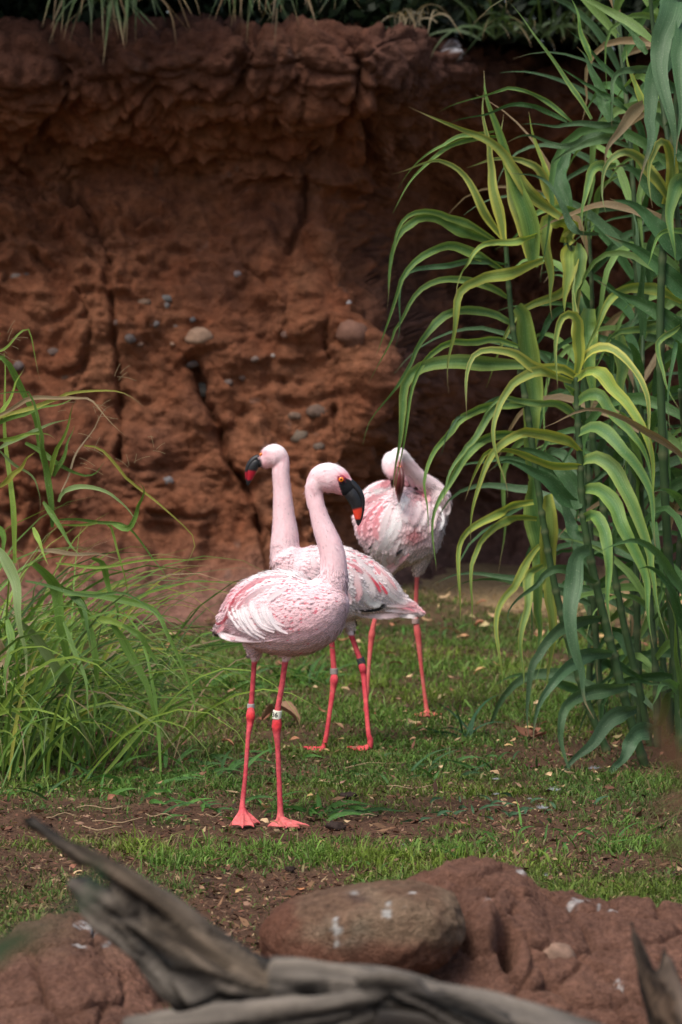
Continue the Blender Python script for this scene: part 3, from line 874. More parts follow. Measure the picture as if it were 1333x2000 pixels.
S2 = [
    (z5([(600, 985), (575, 850), (548, 700), (525, 520), (512, 370)]), 22, 'y', 0, [.2, .1, .1, .3, .4]),
    (z5([(722, 1100), (700, 900), (655, 760), (605, 650), (570, 520), (530, 380), (510, 280)]), 36, 'm', -.05, [.1, 0, .1, .3, .4]),
    (z5([(700, 1060), (660, 900), (620, 760), (594, 620), (592, 460)]), 20, 'y', .05, [.1, .1, .3, .4, .5]),
    (z5([(830, 892), (750, 830), (680, 770), (620, 680), (560, 600), (470, 550), (330, 485), (200, 435)]), 26, 'p', -.08, [.1, .0, .2, .4, .5]),
    (z5([(600, 985), (510, 860), (440, 730), (370, 675), (290, 660), (130, 715)]), 18, 'y', -.08, [.3, .2, .3, .6, .5]),
    (z5([(565, 1000), (430, 945), (310, 890), (210, 925), (150, 1030), (120, 1150), (112, 1275)]), 24, 'm', -.12, [.3, .1, .3, .5, .6]),
    (z5([(560, 985), (430, 905), (310, 870), (220, 890), (165, 960), (130, 1080), (118, 1180)]), 16, 'm', -.12, [.6, .3, .3, .6, .6]),
    (z5([(610, 1120), (500, 1055), (380, 998), (290, 1030), (215, 1110), (165, 1220), (100, 1350), (70, 1475)]), 20, 'm', -.12, [.5, .2, .2, .5, .6]),
    (z5([(615, 1085), (450, 1075), (300, 1095), (205, 1135), (172, 1230), (155, 1440)]), 14, 'g', -.1),
    (z5([(640, 1240), (560, 1190), (460, 1165), (340, 1160), (230, 1215), (140, 1370), (50, 1590)]), 15, 'm', -.1),
    (z5([(640, 1335), (540, 1285), (400, 1290), (300, 1370), (190, 1520), (60, 1720), (30, 1840)]), 18, 'm', -.12, [.2, .2, .5, .6, .7]),
    (z5([(660, 1425), (560, 1388), (470, 1405), (370, 1425), (280, 1500), (215, 1620), (180, 1780), (165, 1960), (160, 2080)]), 15, 'm', -.12, [.2, .4, .6, .7, .8]),
    (z5([(680, 1500), (540, 1490), (400, 1492), (250, 1530), (185, 1610), (168, 1720), (158, 1880), (155, 2060)]), 30, 'm', -.12, [.2, .0, .1, .5, .8]),
    (z5([(760, 1070), (650, 1108), (510, 1150), (430, 1205), (402, 1290), (372, 1450), (380, 1620)]), 24, 'p', -.1, [.5, .1, .2, .6, .8]),
    (z5([(755, 960), (620, 995), (500, 1020), (430, 1100), (405, 1240)]), 15, 'p', -.1),
    (z5([(560, 540), (480, 555), (400, 560), (280, 640), (160, 775)]), 9, 'm', -.05),
    (z5([(590, 560), (480, 570), (360, 600), (260, 700), (140, 870)]), 12, 'm', -.05),
    (z5([(690, 1640), (600, 1660), (520, 1730), (440, 1850), (380, 1960), (340, 2090)]), 18, 'm', -.12),
    (z6([(690, 190), (560, 200), (430, 250), (340, 330), (300, 400), (280, 520), (290, 600), (280, 720)]), 18, 'm', -.14, [.3, .2, .1, .1, .4]),
    (z6([(690, 190), (600, 170), (440, 230), (380, 300), (330, 400)]), 14, 'g', -.1),
    (z6([(700, 310), (560, 320), (430, 420), (360, 520), (320, 640), (310, 760), (312, 870)]), 20, 'm', -.14, [.3, .2, .1, .2, .5]),
    (z6([(720, 590), (620, 600), (560, 640), (440, 740), (415, 880), (412, 1090)]), 18, 'p', -.12, [.3, .3, .1, .1, .4]),
    (z6([(735, 660), (640, 650), (560, 690), (490, 800), (465, 920), (460, 1110)]), 16, 'p', -.12, [.3, .3, .1, .1, .4]),
    (z6([(745, 770), (690, 840), (620, 950), (580, 1050), (575, 1180), (590, 1360)]), 18, 'p', -.12, [.3, .3, .1, .1, .4]),
    (z6([(760, 850), (700, 900), (690, 1050), (670, 1200), (680, 1380)]), 20, 'p', -.12, [.3, .2, .1, .1, .4]),
    (z5([(650, 1260), (680, 1300), (700, 1450), (710, 1650), (720, 1900), (740, 2100), (750, 2300)]), 46, 'm', .05, [.1, 0, .1, .1, .2]),
    (z6([(720, 500), (735, 700), (745, 900), (740, 1100), (735, 1250)]), 44, 'm', .05, [.1, 0, .1, .1, .2]),
    (z6([(780, 560), (790, 760), (790, 960), (790, 1200), (780, 1400)]), 36, 'p', .08, [.1, 0, .1, .1, .2]),
]
traced_reed('leftmost reed stalk, thin dark stem with long drooping leaves hanging over the preening flamingo', 9.35,
            [(988, 470), (994, 560), (1002, 640), (1012, 700), (1030, 800), (1050, 940), (1075, 1100), (1110, 1250), (1150, 1380), (1190, 1466)], 7, S2)

S3 = [
    (z5([(850, 1000), (880, 940), (860, 905), (800, 905), (772, 920), (775, 1020), (790, 1160), (800, 1310)]), 34, 'p', -.1, [.3, .6, .2, 0, .2]),
    (z5([(880, 1010), (868, 1080), (856, 1180), (848, 1290)]), 38, 'p', -.1, [.1, 0, .1, .2, .3]),
    (z5([(828, 892), (795, 800), (750, 705), (690, 665), (580, 657), (440, 685)]), 22, 'y', -.05, [.1, .2, .3, .5, .4]),
    (z5([(820, 890), (780, 740), (740, 620), (715, 520), (698, 455)]), 16, 'p', 0),
    (z5([(860, 1000), (880, 960), (875, 920), (830, 905)]), 26, 'y', -.04, [.2, .5, .8, .6, .5]),
    (z5([(870, 860), (830, 740), (850, 640), (900, 560), (1000, 540)]), 34, 'd', .1, [.3, .1, .1, .3, .5]),
    (z5([(905, 1000), (915, 1090), (900, 1160), (885, 1290)]), 28, 'm', -.05),
    (z5([(900, 1090), (840, 1190), (700, 1270), (630, 1350), (560, 1470), (520, 1600)]), 18, 'p', -.08, [.5, .2, .2, .5, .6]),
    (z5([(930, 880), (860, 860), (760, 870), (640, 970), (560, 1030)]), 16, 'm', -.05),
    (z5([(880, 1110), (892, 1180), (900, 1300), (885, 1420)]), 17, 'y', -.04),
    (z5([(950, 1270), (940, 1400), (960, 1560), (955, 1700)]), 42, 'm', -.04, [.1, 0, .1, .2, .2]),
    (z5([(1075, 1380), (1085, 1480), (1080, 1600), (1070, 1720)]), 32, 'm', 0, [.1, 0, .1, .2, .2]),
    (z5([(1333, 1350), (1200, 1345), (1080, 1370), (1010, 1430), (960, 1560)]), 18, 'm', -.05, [.2, .1, .2, .4, .5]),
    (z5([(1333, 1240), (1230, 1195), (1100, 1190), (1020, 1240), (975, 1340), (940, 1450), (905, 1560)]), 22, 'p', -.12, [.4, .2, .1, .3, .5]),
    (z5([(860, 1250), (800, 1300), (740, 1400), (700, 1480)]), 18, 'd', 0),
    (z6([(1090, 420), (1020, 470), (930, 520), (870, 560)]), 14, 'd', 0),
]
traced_reed('middle reed stalk whose folded yellow-green top leaves hang straight down beside a yellow bud', 9.5,
            [(1110, 470), (1118, 520), (1130, 640), (1150, 800), (1180, 1000), (1215, 1200), (1250, 1350), (1272, 1450)], 7, S3)

S4 = [
    (z5([(1333, 0), (1290, 0), (1262, 120), (1250, 300), (1270, 450), (1300, 600), (1310, 700)]), 52, 'g', -.3, [0, .1, 0, .1, .3]),
    (z5([(1320, 100), (1240, 260), (1210, 420), (1190, 600), (1165, 770)]), 48, 'g', -.3, [.1, 0, 0, .1, .3]),
    (z5([(1400, 60), (1340, 100), (1330, 300), (1322, 470), (1318, 640)]), 50, 'g', -.3, [.1, 0, 0, .1, .3]),
    (z5([(1230, 285), (1120, 285), (1060, 320), (1040, 400), (1050, 530)]), 16, 'g', -.15, [.4, .1, .1, .2, .4]),
    (z5([(1180, 420), (1120, 480), (1060, 550), (1025, 620), (1020, 700)]), 26, 'b', -.1, [.3, .1, .1, .2, .4]),
    (z5([(1280, 820), (1230, 740), (1150, 640), (1080, 620), (1020, 680), (1010, 800), (1020, 870)]), 24, 'y', -.12, [.2, .2, .1, .2, .4]),
    (z5([(1260, 840), (1300, 700), (1270, 590), (1225, 585), (1200, 680), (1210, 850)]), 24, 'y', -.12, [.0, .1, .3, .2, .4]),
    (z5([(1060, 680), (980, 690), (940, 760), (925, 850), (925, 960)]), 20, 'm', -.1, [.2, .1, .1, .2, .4]),
    (z5([(1300, 860), (1200, 770), (1120, 690), (1050, 680)]), 34, 'd', 0, [.2, .1, .1, .2, .4]),
    (z5([(1333, 1060), (1240, 940), (1140, 850), (1030, 812)]), 40, 'd', 0, [.2, .1, .0, .2, .4]),
    (z5([(1400, 1240), (1260, 1120), (1140, 1020), (1010, 960)]), 40, 'd', 0, [.2, .1, .0, .2, .4]),
    (z5([(1400, 1420), (1250, 1300), (1100, 1220), (980, 1150)]), 40, 'd', 0, [.2, .1, .0, .2, .4]),
    (z5([(1400, 760), (1310, 750), (1285, 850), (1290, 960), (1300, 1080)]), 34, 'm', -.12, [.3, .0, .1, .2, .4]),
    (z5([(1390, 960), (1270, 945), (1220, 1010), (1180, 1110)]), 12, 'm', -.1),
    (z5([(1040, 500), (985, 350), (940, 240), (900, 195)]), 26, 'd', .05, [.1, .1, .1, .2, .4]),
    (z5([(960, 490), (890, 370), (800, 250), (720, 130), (620, 10)]), 10, 'm', 0, [.2, .1, .3, .4, .4]),
    (z5([(960, 250), (920, 140), (900, 50), (870, -20)]), 12, 'm', 0),
    (z5([(1120, 460), (1000, 380), (900, 320), (800, 265)]), 12, 'd', 0),
    (z5([(1110, 385), (1020, 280), (950, 200), (860, 120)]), 12, 'd', 0),
    (z5([(880, 500), (780, 420), (640, 370), (500, 390), (330, 470)]), 10, 'm', 0, [.4, .4, .5, .6, .6]),
    (z5([(860, 500), (760, 450), (640, 435), (500, 470), (360, 520)]), 11, 'd', 0, [.4, .4, .5, .6, .6]),
    (z5([(1080, 510), (960, 510), (820, 515), (670, 512)]), 14, 'g', 0),
    (z5([(1090, 560), (960, 580), (880, 620), (780, 680)]), 20, 'g', -.05),
    (z5([(1110, 600), (980, 560), (830, 600), (700, 560), (590, 590)]), 18, 'g', .05),
    (z5([(990, 960), (900, 950), (840, 850), (760, 740), (620, 705)]), 16, 'g', .05),
    (z5([(1190, 220), (1150, 170), (1100, 110), (1060, 80)]), 16, 'd', .05),
    (z5([(1180, 460), (1150, 370), (1120, 300), (1100, 200)]), 14, 'p', 0),
    (z5([(1333, 1330), (1240, 1420), (1260, 1560), (1330, 1700)]), 12, 'm', -.1),
]
traced_reed('tallest reed stalk at the right edge, broad grey-green leaves hanging from its top', 9.2,
            [(1345, -80), (1322, 200), (1300, 420), (1290, 640), (1296, 900), (1310, 1150), (1325, 1350), (1330, 1487)], 9, S4)

# denser stand behind them
def stand_reed(px0, D0, h, lean, seed, label='', nl=25):
    rs = random.Random(seed)
    b = G(0, 600 + FP * CH / D0)
    x0 = (px0 - 666.5) / FP * D0
    root = empty('reed_stalk', (x0, D0, 0), label, 'reed', 'giant reed stalks on the right')
    pts = [[x0 + lean * h * t ** 1.5 + .02 * math.sin(t * 5 + seed), D0 + .1 * t * rs.uniform(-1, 1), h * t - .01, .0105 * (1 - .55 * t)] for t in np.linspace(0, 1, 7)]
    stem_obj('stem', pts, root, (.055, .10, .04), M['grass'], nodes=.07)
    q = catmull(pts, 10)
    a0 = rs.uniform(0, 3)
    for i in range(nl):
        t = .04 + .96 * (i + .5) / nl
        p = q[int(t * (len(q) - 1))][:3]
        side = 1 if i % 2 else -1
        az = a0 + (0 if side > 0 else math.pi) + rs.uniform(-.7, .7)
        L = rs.uniform(.32, .72) * (1.1 - .35 * abs(t - .5))
        el = rs.uniform(.3, 1.0) + (.5 if t > .9 else 0)
        dr = rs.choice([rs.uniform(.25, .7), rs.uniform(.8, 1.8)])
        dirx, diry = math.cos(az), math.sin(az) * .7
        path, c, ang = [p], np.array(p), el
        for k in range(7):
            c = c + L / 7 * np.array([dirx * math.cos(ang), diry * math.cos(ang), math.sin(ang)])
            path.append(c); ang -= dr * L / 7 * 5.0 * (.4 + k / 5)
            ang = max(ang, -1.5)
        st = rs.choice([GREY_G, GREEN_D, GREEN_D * 1.2, GREEN_M, GREEN_L * .8, GREEN_M, GREEN_L, np.array([.30, .21, .11])])
        n = 14
        leaf_obj('leaf', np.array(path), rs.uniform(.019, .034), st * 1.1, st * .9, root, M['leaf'], twist=[rs.uniform(-.9, .9), rs.uniform(-.7, .7), rs.uniform(-.9, .9)],
                 fold=.3, n=n, across=5, seed=rs.randint(0, 99), tipdry=rs.choice([0, 0, .1, .2]), wave=.06)
STAND = ['dark reed stalk directly behind the stem of the front variegated stalk', 'tall dark reed stalk rising behind the folded yellow-green top leaves', 'dark reed stalk just left of the tallest stalk at the right edge', "tall bare-topped reed stalk right against the frame's right edge", 'shortest dark reed stalk, nearest the wall behind the leftmost variegated one', 'dark reed stalk at the back between the front and middle variegated stalks', 'rearmost tall dark reed stalk, against the bank at upper right', 'dark reed stalk whose leaves enter the frame from the right at mid height', 'low reed stalk at the lower right, leaves near the bare soil', 'dark reed stalk outside the right edge with only leaf tips in view', 'outermost reed stalk beyond the right edge of the stand', "short dark reed stalk close behind the front stalk's leaning foot"]
for i, a in enumerate([(1180, 9.9, 1.45, -.05), (1265, 9.7, 2.1, -.05), (1325, 9.75, 1.9, .02), (1365, 9.3, 2.25, -.06), (1140, 10.3, 1.15, .04), (1230, 10.3, 1.7, .03),
                       (1300, 10.4, 2.3, -.08), (1410, 9.9, 2.0, -.08), (1350, 9.0, 1.0, -.03), (1480, 9.6, 2.2, -.1), (1560, 9.9, 1.9, -.04), (1275, 9.45, 1.25, -.02)]):
    stand_reed(*a, seed=i + 3, label=STAND[i])

# ------------------------------------------------------------------ long grass on the left
LG = {'g': np.array([.155, .29, .05]), 'l': np.array([.28, .42, .065]), 'd': np.array([.085, .18, .035]), 'y': np.array([.38, .38, .06]), 'b': np.array([.40, .29, .17]), 'p': np.array([.25, .35, .13])}
def zl(L): return [(x / 2.0, 600 + y / 2.0) for x, y in L]
def long_grass():
    D0 = 8.72
    root = empty('long_grass_clump', (*G(-20, 1517)[:2], 0), 'tall arching clump of long green grass with dry tips at the left edge', 'grass clump')
    T = [
        (zl([(60, 1000), (40, 700), (30, 500), (10, 200), (0, 190), (-30, 260)]), 11, 'l'),
        (zl([(205, 860), (190, 640), (160, 520), (120, 350), (70, 340), (0, 345), (-40, 360)]), 13, 'g'),
        (zl([(-30, 190), (20, 205), (60, 260), (100, 350), (135, 440), (160, 560), (195, 700), (210, 800)]), 13, 'g'),
        (zl([(-20, 440), (80, 400), (200, 370), (300, 335), (380, 318), (450, 325), (510, 355), (570, 395)]), 9, 'y'),
        (zl([(-20, 430), (100, 370), (210, 350), (300, 350), (360, 370), (430, 440), (490, 500)]), 9, 'b'),
        (zl([(-20, 460), (90, 415), (200, 385), (300, 355)]), 10, 'g'),
        (zl([(0, 550), (90, 500), (170, 470), (290, 430)]), 10, 'p'),
        (zl([(-10, 520), (60, 510), (170, 490), (220, 520)]), 9, 'l'),
        (zl([(190, 680), (220, 570), (260, 470), (300, 360)]), 10, 'l'),
        (zl([(210, 660), (250, 580), (290, 460)]), 10, 'g'),
        (zl([(100, 530), (160, 560), (220, 610), (300, 645), (370, 650), (420, 600)]), 11, 'g'),
        (zl([(0, 700), (60, 650), (110, 590), (140, 560)]), 12, 'y'),
        (zl([(230, 760), (250, 720), (330, 705), (410, 715), (480, 770), (550, 860)]), 10, 'p'),
        (zl([(170, 760), (220, 830), (270, 920), (320, 970)]), 12, 'g'),
        (zl([(430, 840), (500, 860), (545, 780), (560, 710), (530, 680)]), 11, 'g'),
        (zl([(240, 720), (330, 520), (400, 420), (450, 375)]), 4, 'b'),
        (zl([(330, 540), (400, 560), (520, 680), (640, 790), (760, 890), (740, 960), (700, 1040)]), 6, 'y'),
        (zl([(230, 830), (350, 830), (500, 860), (560, 920), (600, 990), (700, 1120)]), 7, 'g'),
        (zl([(220, 1000), (400, 1010), (600, 995), (900, 965)]), 6, 'l'),
        (zl([(240, 850), (330, 850), (430, 855), (470, 980), (500, 1150), (520, 1250)]), 6, 'l'),
        (zl([(150, 950), (280, 960), (400, 970), (495, 985)]), 10, 'b'),
        (zl([(-30, 930), (20, 980), (60, 1090), (85, 1250), (98, 1400), (97, 1480)]), 22, 'p'),
        (zl([(130, 1000), (180, 1040), (215, 1100), (245, 1230), (260, 1400), (280, 1600), (290, 1680)]), 22, 'g'),
        (zl([(80, 1230), (150, 1300), (220, 1400), (270, 1500), (320, 1620), (380, 1790)]), 21, 'p'),
        (zl([(230, 1100), (290, 1120), (340, 1200), (365, 1350), (375, 1500), (378, 1700)]), 18, 'g'),
        (zl([(240, 1090), (310, 1150), (340, 1220), (355, 1350)]), 14, 'd'),
        (zl([(360, 980), (400, 1000), (430, 1100), (460, 1200), (450, 1260)]), 13, 'g'),
        (zl([(440, 1240), (500, 1330), (550, 1430), (600, 1560), (660, 1710)]), 18, 'g'),
        (zl([(250, 1120), (450, 1130), (590, 1180), (660, 1270), (720, 1400), (750, 1550), (770, 1690)]), 14, 'g'),
        (zl([(330, 1200), (470, 1240), (560, 1280), (640, 1330)]), 14, 'l'),
        (zl([(480, 1240), (560, 1300), (620, 1400), (670, 1480)]), 12, 'g'),
        (zl([(250, 1230), (290, 1330), (330, 1450), (360, 1650)]), 10, 'g'),
        (zl([(100, 1070), (200, 1090), (330, 1120), (500, 1130), (690, 1240), (830, 1310)]), 7, 'd'),
        (zl([(0, 100), (-20, 170), (40, 150), (110, 80), (130, 180), (168, 300)]), 5, 'l'),
        (zl([(-20, 470), (40, 350), (95, 230)]), 9, 'l'),
        (zl([(-20, 850), (10, 880), (15, 950), (0, 1010)]), 12, 'g'),
        (zl([(130, 860), (160, 930), (190, 1010)]), 10, 'l'),
        (zl([(0, 560), (60, 620), (130, 660), (150, 720), (160, 800)]), 6, 'p'),
        (zl([(0, 1300), (20, 1380), (30, 1530)]), 14, 'b'), (zl([(30, 1220), (45, 1300), (20, 1450), (15, 1520)]), 16, 'g'),
    ]
    for i, (px, w, s) in enumerate(T):
        rs = random.Random(i)
        dt = rs.uniform(-.2, .15)
        m = len(px)
        P = np.array([U(a, b, D0 + rs.uniform(-.01, .01) + dt * k / m) for k, (a, b) in enumerate(px)])
        c = LG[s] * rs.uniform(.8, 1.15)
        leaf_obj('blade', P, w * 1.05 * D0 / FP, c * 1.05, c * .9, root, M['blade'], twist=[rs.uniform(-.6, .6), rs.uniform(-.4, .4), rs.uniform(-.5, .5)],
                 fold=.25, n=18, across=5, seed=i, tipdry=rs.choice([0, .1, .2, .3]), wave=.04)
    # fill: blades rising from the base of the clump and arching over
    rs = random.Random(5)
    for i in range(250):
        bx = -0.88 + rs.gauss(0, .14) - .12 * rs.random(); by = 9.08 + rs.gauss(0, .15)
        L = rs.uniform(.35, 1.0)
        az = rs.gauss(0.05, 1.0) if rs.random() < .85 else rs.uniform(0, 6.28)
        ang = rs.uniform(.75, 1.45)
        dr = rs.uniform(1.2, 2.6)
        c = np.array([bx, by, ground_z(np.array(bx), np.array(by)) - .01]); path = [c]
        for k in range(7):
            c = c + L / 7 * np.array([math.cos(az) * math.cos(ang), math.sin(az) * math.cos(ang), math.sin(ang)])
            path.append(c); ang -= dr / 7 * (.4 + k * .25); ang = max(ang, -1.45)
        path = np.array(path); path[:, 2] = np.maximum(path[:, 2], .006)
        s = rs.choices(['g', 'd', 'l', 'y', 'b', 'p'], [30, 12, 32, 8, 9, 9])[0]
        cc = LG[s] * rs.uniform(.7, 1.15)
        leaf_obj('blade', path, rs.uniform(.006, .015), cc * 1.05, cc * .9, root, M['blade'], twist=[rs.uniform(-1, 1), rs.uniform(-.7, .7), rs.uniform(-.9, .9)],
                 fold=.25, n=10, across=3, seed=rs.randint(0, 99), tipdry=rs.choice([0, .1, .3]))
    IV, IF, IC, kk = [], [], [], 0
    for i in range(650):
        bx = -0.95 + rs.gauss(0, .17); by = 9.15 + rs.gauss(0, .2)
        L = rs.uniform(.25, .8); az = rs.gauss(0.0, 1.3); ang = rs.uniform(.7, 1.5); dr = rs.uniform(1.0, 2.6)
        c = np.array([bx, by, 0.]); path = [c]
        for k in range(6):
            c = c + L / 6 * np.array([math.cos(az) * math.cos(ang), math.sin(az) * math.cos(ang), math.sin(ang)])
            path.append(c); ang = max(ang - dr / 6 * (.4 + k * .3), -1.4)
        path = np.array(path); path[:, 2] = np.maximum(path[:, 2], .004)
        cc = LG[rs.choices(['g', 'd', 'l', 'b', 'p'], [34, 20, 26, 10, 10])[0]] * rs.uniform(.7, 1.2)
        v, f, c_, _ = strip(path, rs.uniform(.004, .010), cc, cc * .9, twist=[rs.uniform(-1, 1), rs.uniform(-.8, .8)], fold=.25, n=8, across=3)
        IV.append(v); IF.append(f + kk); IC.append(c_); kk += len(v)
    o = obj('inner_blades', mesh_np('inner_blades', np.vstack(IV), np.vstack(IF), np.vstack(IC)), M['grass'], root)
    o['kind'] = 'stuff'
    # thin seed heads
    V, F, Cc, k = [], [], [], 0
    for (hx, hy) in [(190, 800), (228, 745), (205, 820), (25, 690), (180, 870), (300, 870), (350, 1130), (160, 905), (120, 790), (15, 660), (260, 900)]:
        for j in range(4):
            a0 = np.array([hx + rs.uniform(-12, 12), hy + rs.uniform(-18, 18)]); an = rs.uniform(-2.6, .4); l = rs.uniform(12, 38)
            q = np.array([U(*(a0 + l * t * np.array([math.cos(an), math.sin(an) + .25 * t])), D0 - .02) for t in (0, .3, .6, 1)])
            v, f, c, _ = strip(q, .0011, (.30, .22, .12), (.30, .22, .12), n=5, across=2, wprof=lambda s: 1 + 0 * s)
            V.append(v); F.append(f + k); Cc.append(c); k += len(v)
    o = obj('seed_heads', mesh_np('seed_heads', np.vstack(V), np.vstack(F), np.vstack(Cc)), M['grass'], root)
    o['kind'] = 'stuff'
long_grass()

# ------------------------------------------------------------------ hanging tufts on the bank's lip, undergrowth on its top
def tuft(name, label, cat, cx, cy, D0, n, L, spread, group, cols, seed, hang=True, wpx=6, w_=None):
    rs = random.Random(seed)
    b = U(cx, cy, D0)
    root = empty(name, b, label, cat, group)
    for i in range(n):
        ang = rs.uniform(.1, 1.0) if hang else rs.uniform(.5, 1.4)
        az = -math.pi / 2 + rs.gauss(0, .9)
        l = L * rs.uniform(.5, 1.15)
        c = b + np.array([rs.uniform(-1, 1) * spread, rs.uniform(-.05, .05), rs.uniform(-.02, .02)]); path = [c]
        dr = rs.uniform(1.6, 3.2) if hang else rs.uniform(.8, 1.8); lim = -rs.uniform(.7, 1.5)
        for k in range(6):
            c = c + l / 6 * np.array([math.cos(az) * math.cos(ang), math.sin(az) * math.cos(ang), math.sin(ang)])
            path.append(c); ang = max(ang - dr / 6 * (1.6 - k * .15), lim)
        path = np.array(path)
        s = rs.choice(cols)
        cc = np.array(s) * rs.uniform(.7, 1.2)
        leaf_obj('blade', path, (w_ or wpx * D0 / FP) * rs.uniform(.6, 1.2), cc, cc * .9, root, M['blade'], twist=[rs.uniform(-.8, .8), rs.uniform(-.7, .7)], fold=.25, n=9, across=3,
                 seed=rs.randint(0, 99), tipdry=rs.choice([.15, .35, .5, 0]))
    return root
hc = [(.035, .08, .02), (.028, .065, .016), (.05, .10, .022), (.15, .10, .05)]
tuft('grass_tuft', 'largest grass tuft hanging over the bank top near the left corner, tips dry', 'grass tuft', 215, -5, 12.85, 46, .36, .17, 'grass tufts hanging over the bank', hc, 1, wpx=9)
tuft('grass_tuft', 'grass tuft hanging over the bank top left of its middle, with yellowed tips', 'grass tuft', 520, -15, 12.85, 40, .28, .16, 'grass tufts hanging over the bank', hc, 2, wpx=8)
tuft('grass_tuft', 'small sparse grass tuft at the bank top between the big tufts and the white dropping', 'grass tuft', 655, -20, 12.9, 12, .16, .06, 'grass tufts hanging over the bank', hc, 3, wpx=8)
tuft('grass_tuft', 'upright dark grass tuft on the bank top behind the reed tips', 'grass tuft', 1060, 70, 13.6, 46, .34, .28, 'grass tufts on the bank', [(.04, .075, .02), (.055, .1, .03)], 4, hang=False, wpx=8)
tuft('grass_tuft', 'dark grass tuft on the bank top right of the white dropping', 'grass tuft', 880, 30, 14.0, 40, .34, .26, 'grass tufts on the bank', [(.04, .075, .02), (.03, .055, .02)], 6, hang=False, wpx=8)
tuft('grass_tuft', 'dry grass tuft on the bank top just above the white dropping', 'grass tuft', 800, 35, 13.5, 22, .2, .12, 'grass tufts on the bank', [(.2, .15, .08), (.12, .1, .06), (.3, .24, .15)], 7, hang=True, wpx=5)

def undergrowth():
    n = 70000
    P = np.stack([rng.uniform(-3.5, 3.5, n), rng.uniform(13.6, 16.8, n), rng.random(n)], 1)
    P[:, 1] += sstep(.1, .8, P[:, 0]) * .25
    hmax = .25 + 1.6 * sstep(13.8, 15.2, P[:, 1])
    P[:, 2] = 2.28 + P[:, 2] * hmax
    L = rng.uniform(.05, .14, n)
    e1 = rng.normal(size=(n, 3)); e1 /= np.linalg.norm(e1, axis=1)[:, None]
    e2 = np.cross(e1, rng.normal(size=(n, 3))); e2 /= np.linalg.norm(e2, axis=1)[:, None]
    e1 *= (L * .5)[:, None]; e2 *= (L * .17)[:, None]
    V = np.stack([P - e1, P + e2, P + e1, P - e2], 1).reshape(-1, 3)
    col = np.repeat(colvar((.014, .028, .011), n, .4), 4, 0)
    o = obj('undergrowth', mesh_np('undergrowth', V, np.arange(n * 4).reshape(-1, 4), col, smooth=False), M['grass'])
    tag(o, 'dark tangled undergrowth on top of the earth bank', 'undergrowth', kind='stuff')
undergrowth()

def added_shade_tree():  # unseen foliage added to keep light off the upper bank
    root = empty('added_shade_tree', (-1.2, 16.0, 2.3), 'unseen leafy tree added above the frame to shade the bank top', 'tree')
    stem_obj('trunk', [(-1.2, 16, 2.2, .2), (-1.1, 15.9, 3.2, .17), (-.8, 15.4, 4.1, .13), (0, 14.5, 4.6, .09), (1.5, 13.4, 4.8, .05)], root, (.12, .09, .07), M['wood'])
    stem_obj('limb', [(-1.05, 15.8, 3.4, .1), (-1.7, 14.6, 4.1, .07), (-2.6, 13.4, 4.4, .04)], root, (.12, .09, .07), M['wood'])
    n = 60000
    cl = np.stack([rng.uniform(-4.6, 4.8, 260), rng.uniform(12.5, 17.5, 260), rng.uniform(3.4, 4.6, 260)], 1)
    k = rng.integers(0, 260, n)
    P = cl[k] + rng.normal(0, .34, (n, 3)) * np.array([1, 1, .55])
    P = P[(P[:, 2] > 3.0)]
    Q_ = np.stack([rng.uniform(-4.6, 4.8, 34000), rng.uniform(12.6, 13.3, 34000), rng.uniform(2.72, 3.5, 34000)], 1)  # low leaf fringe, added out of view to shade the lip
    Q_ = Q_[Q_[:, 2] > 1.2 + (600 + 40) / FP * Q_[:, 1] + .12 + .12 * np.sin(Q_[:, 0] * 5)]
    Q_[:, 1] += 1.15 * sstep(-.7, -.1, Q_[:, 0])
    P = P[~((P[:, 0] > -.7) & (P[:, 1] < 13.9))]
    P = np.vstack([P, Q_])
    n = len(P)
    L = rng.uniform(.10, .18, n)
    e1 = rng.normal(size=(n, 3)) * np.array([1, 1, .4]); e1 /= np.linalg.norm(e1, axis=1)[:, None]
    e2 = np.cross(e1, rng.normal(size=(n, 3)) * [.3, .3, 1]); e2 /= np.linalg.norm(e2, axis=1)[:, None]
    e1 *= (L * .5)[:, None]; e2 *= (L * .24)[:, None]
    V = np.stack([P - e1, P + e2, P + e1, P - e2], 1).reshape(-1, 3)
    col = np.repeat(colvar((.05, .10, .03), n, .3), 4, 0)
    o = obj('crown', mesh_np('crown', V, np.arange(n * 4).reshape(-1, 4), col, smooth=False), M['grass'], root)
    o['kind'] = 'stuff'
added_shade_tree()

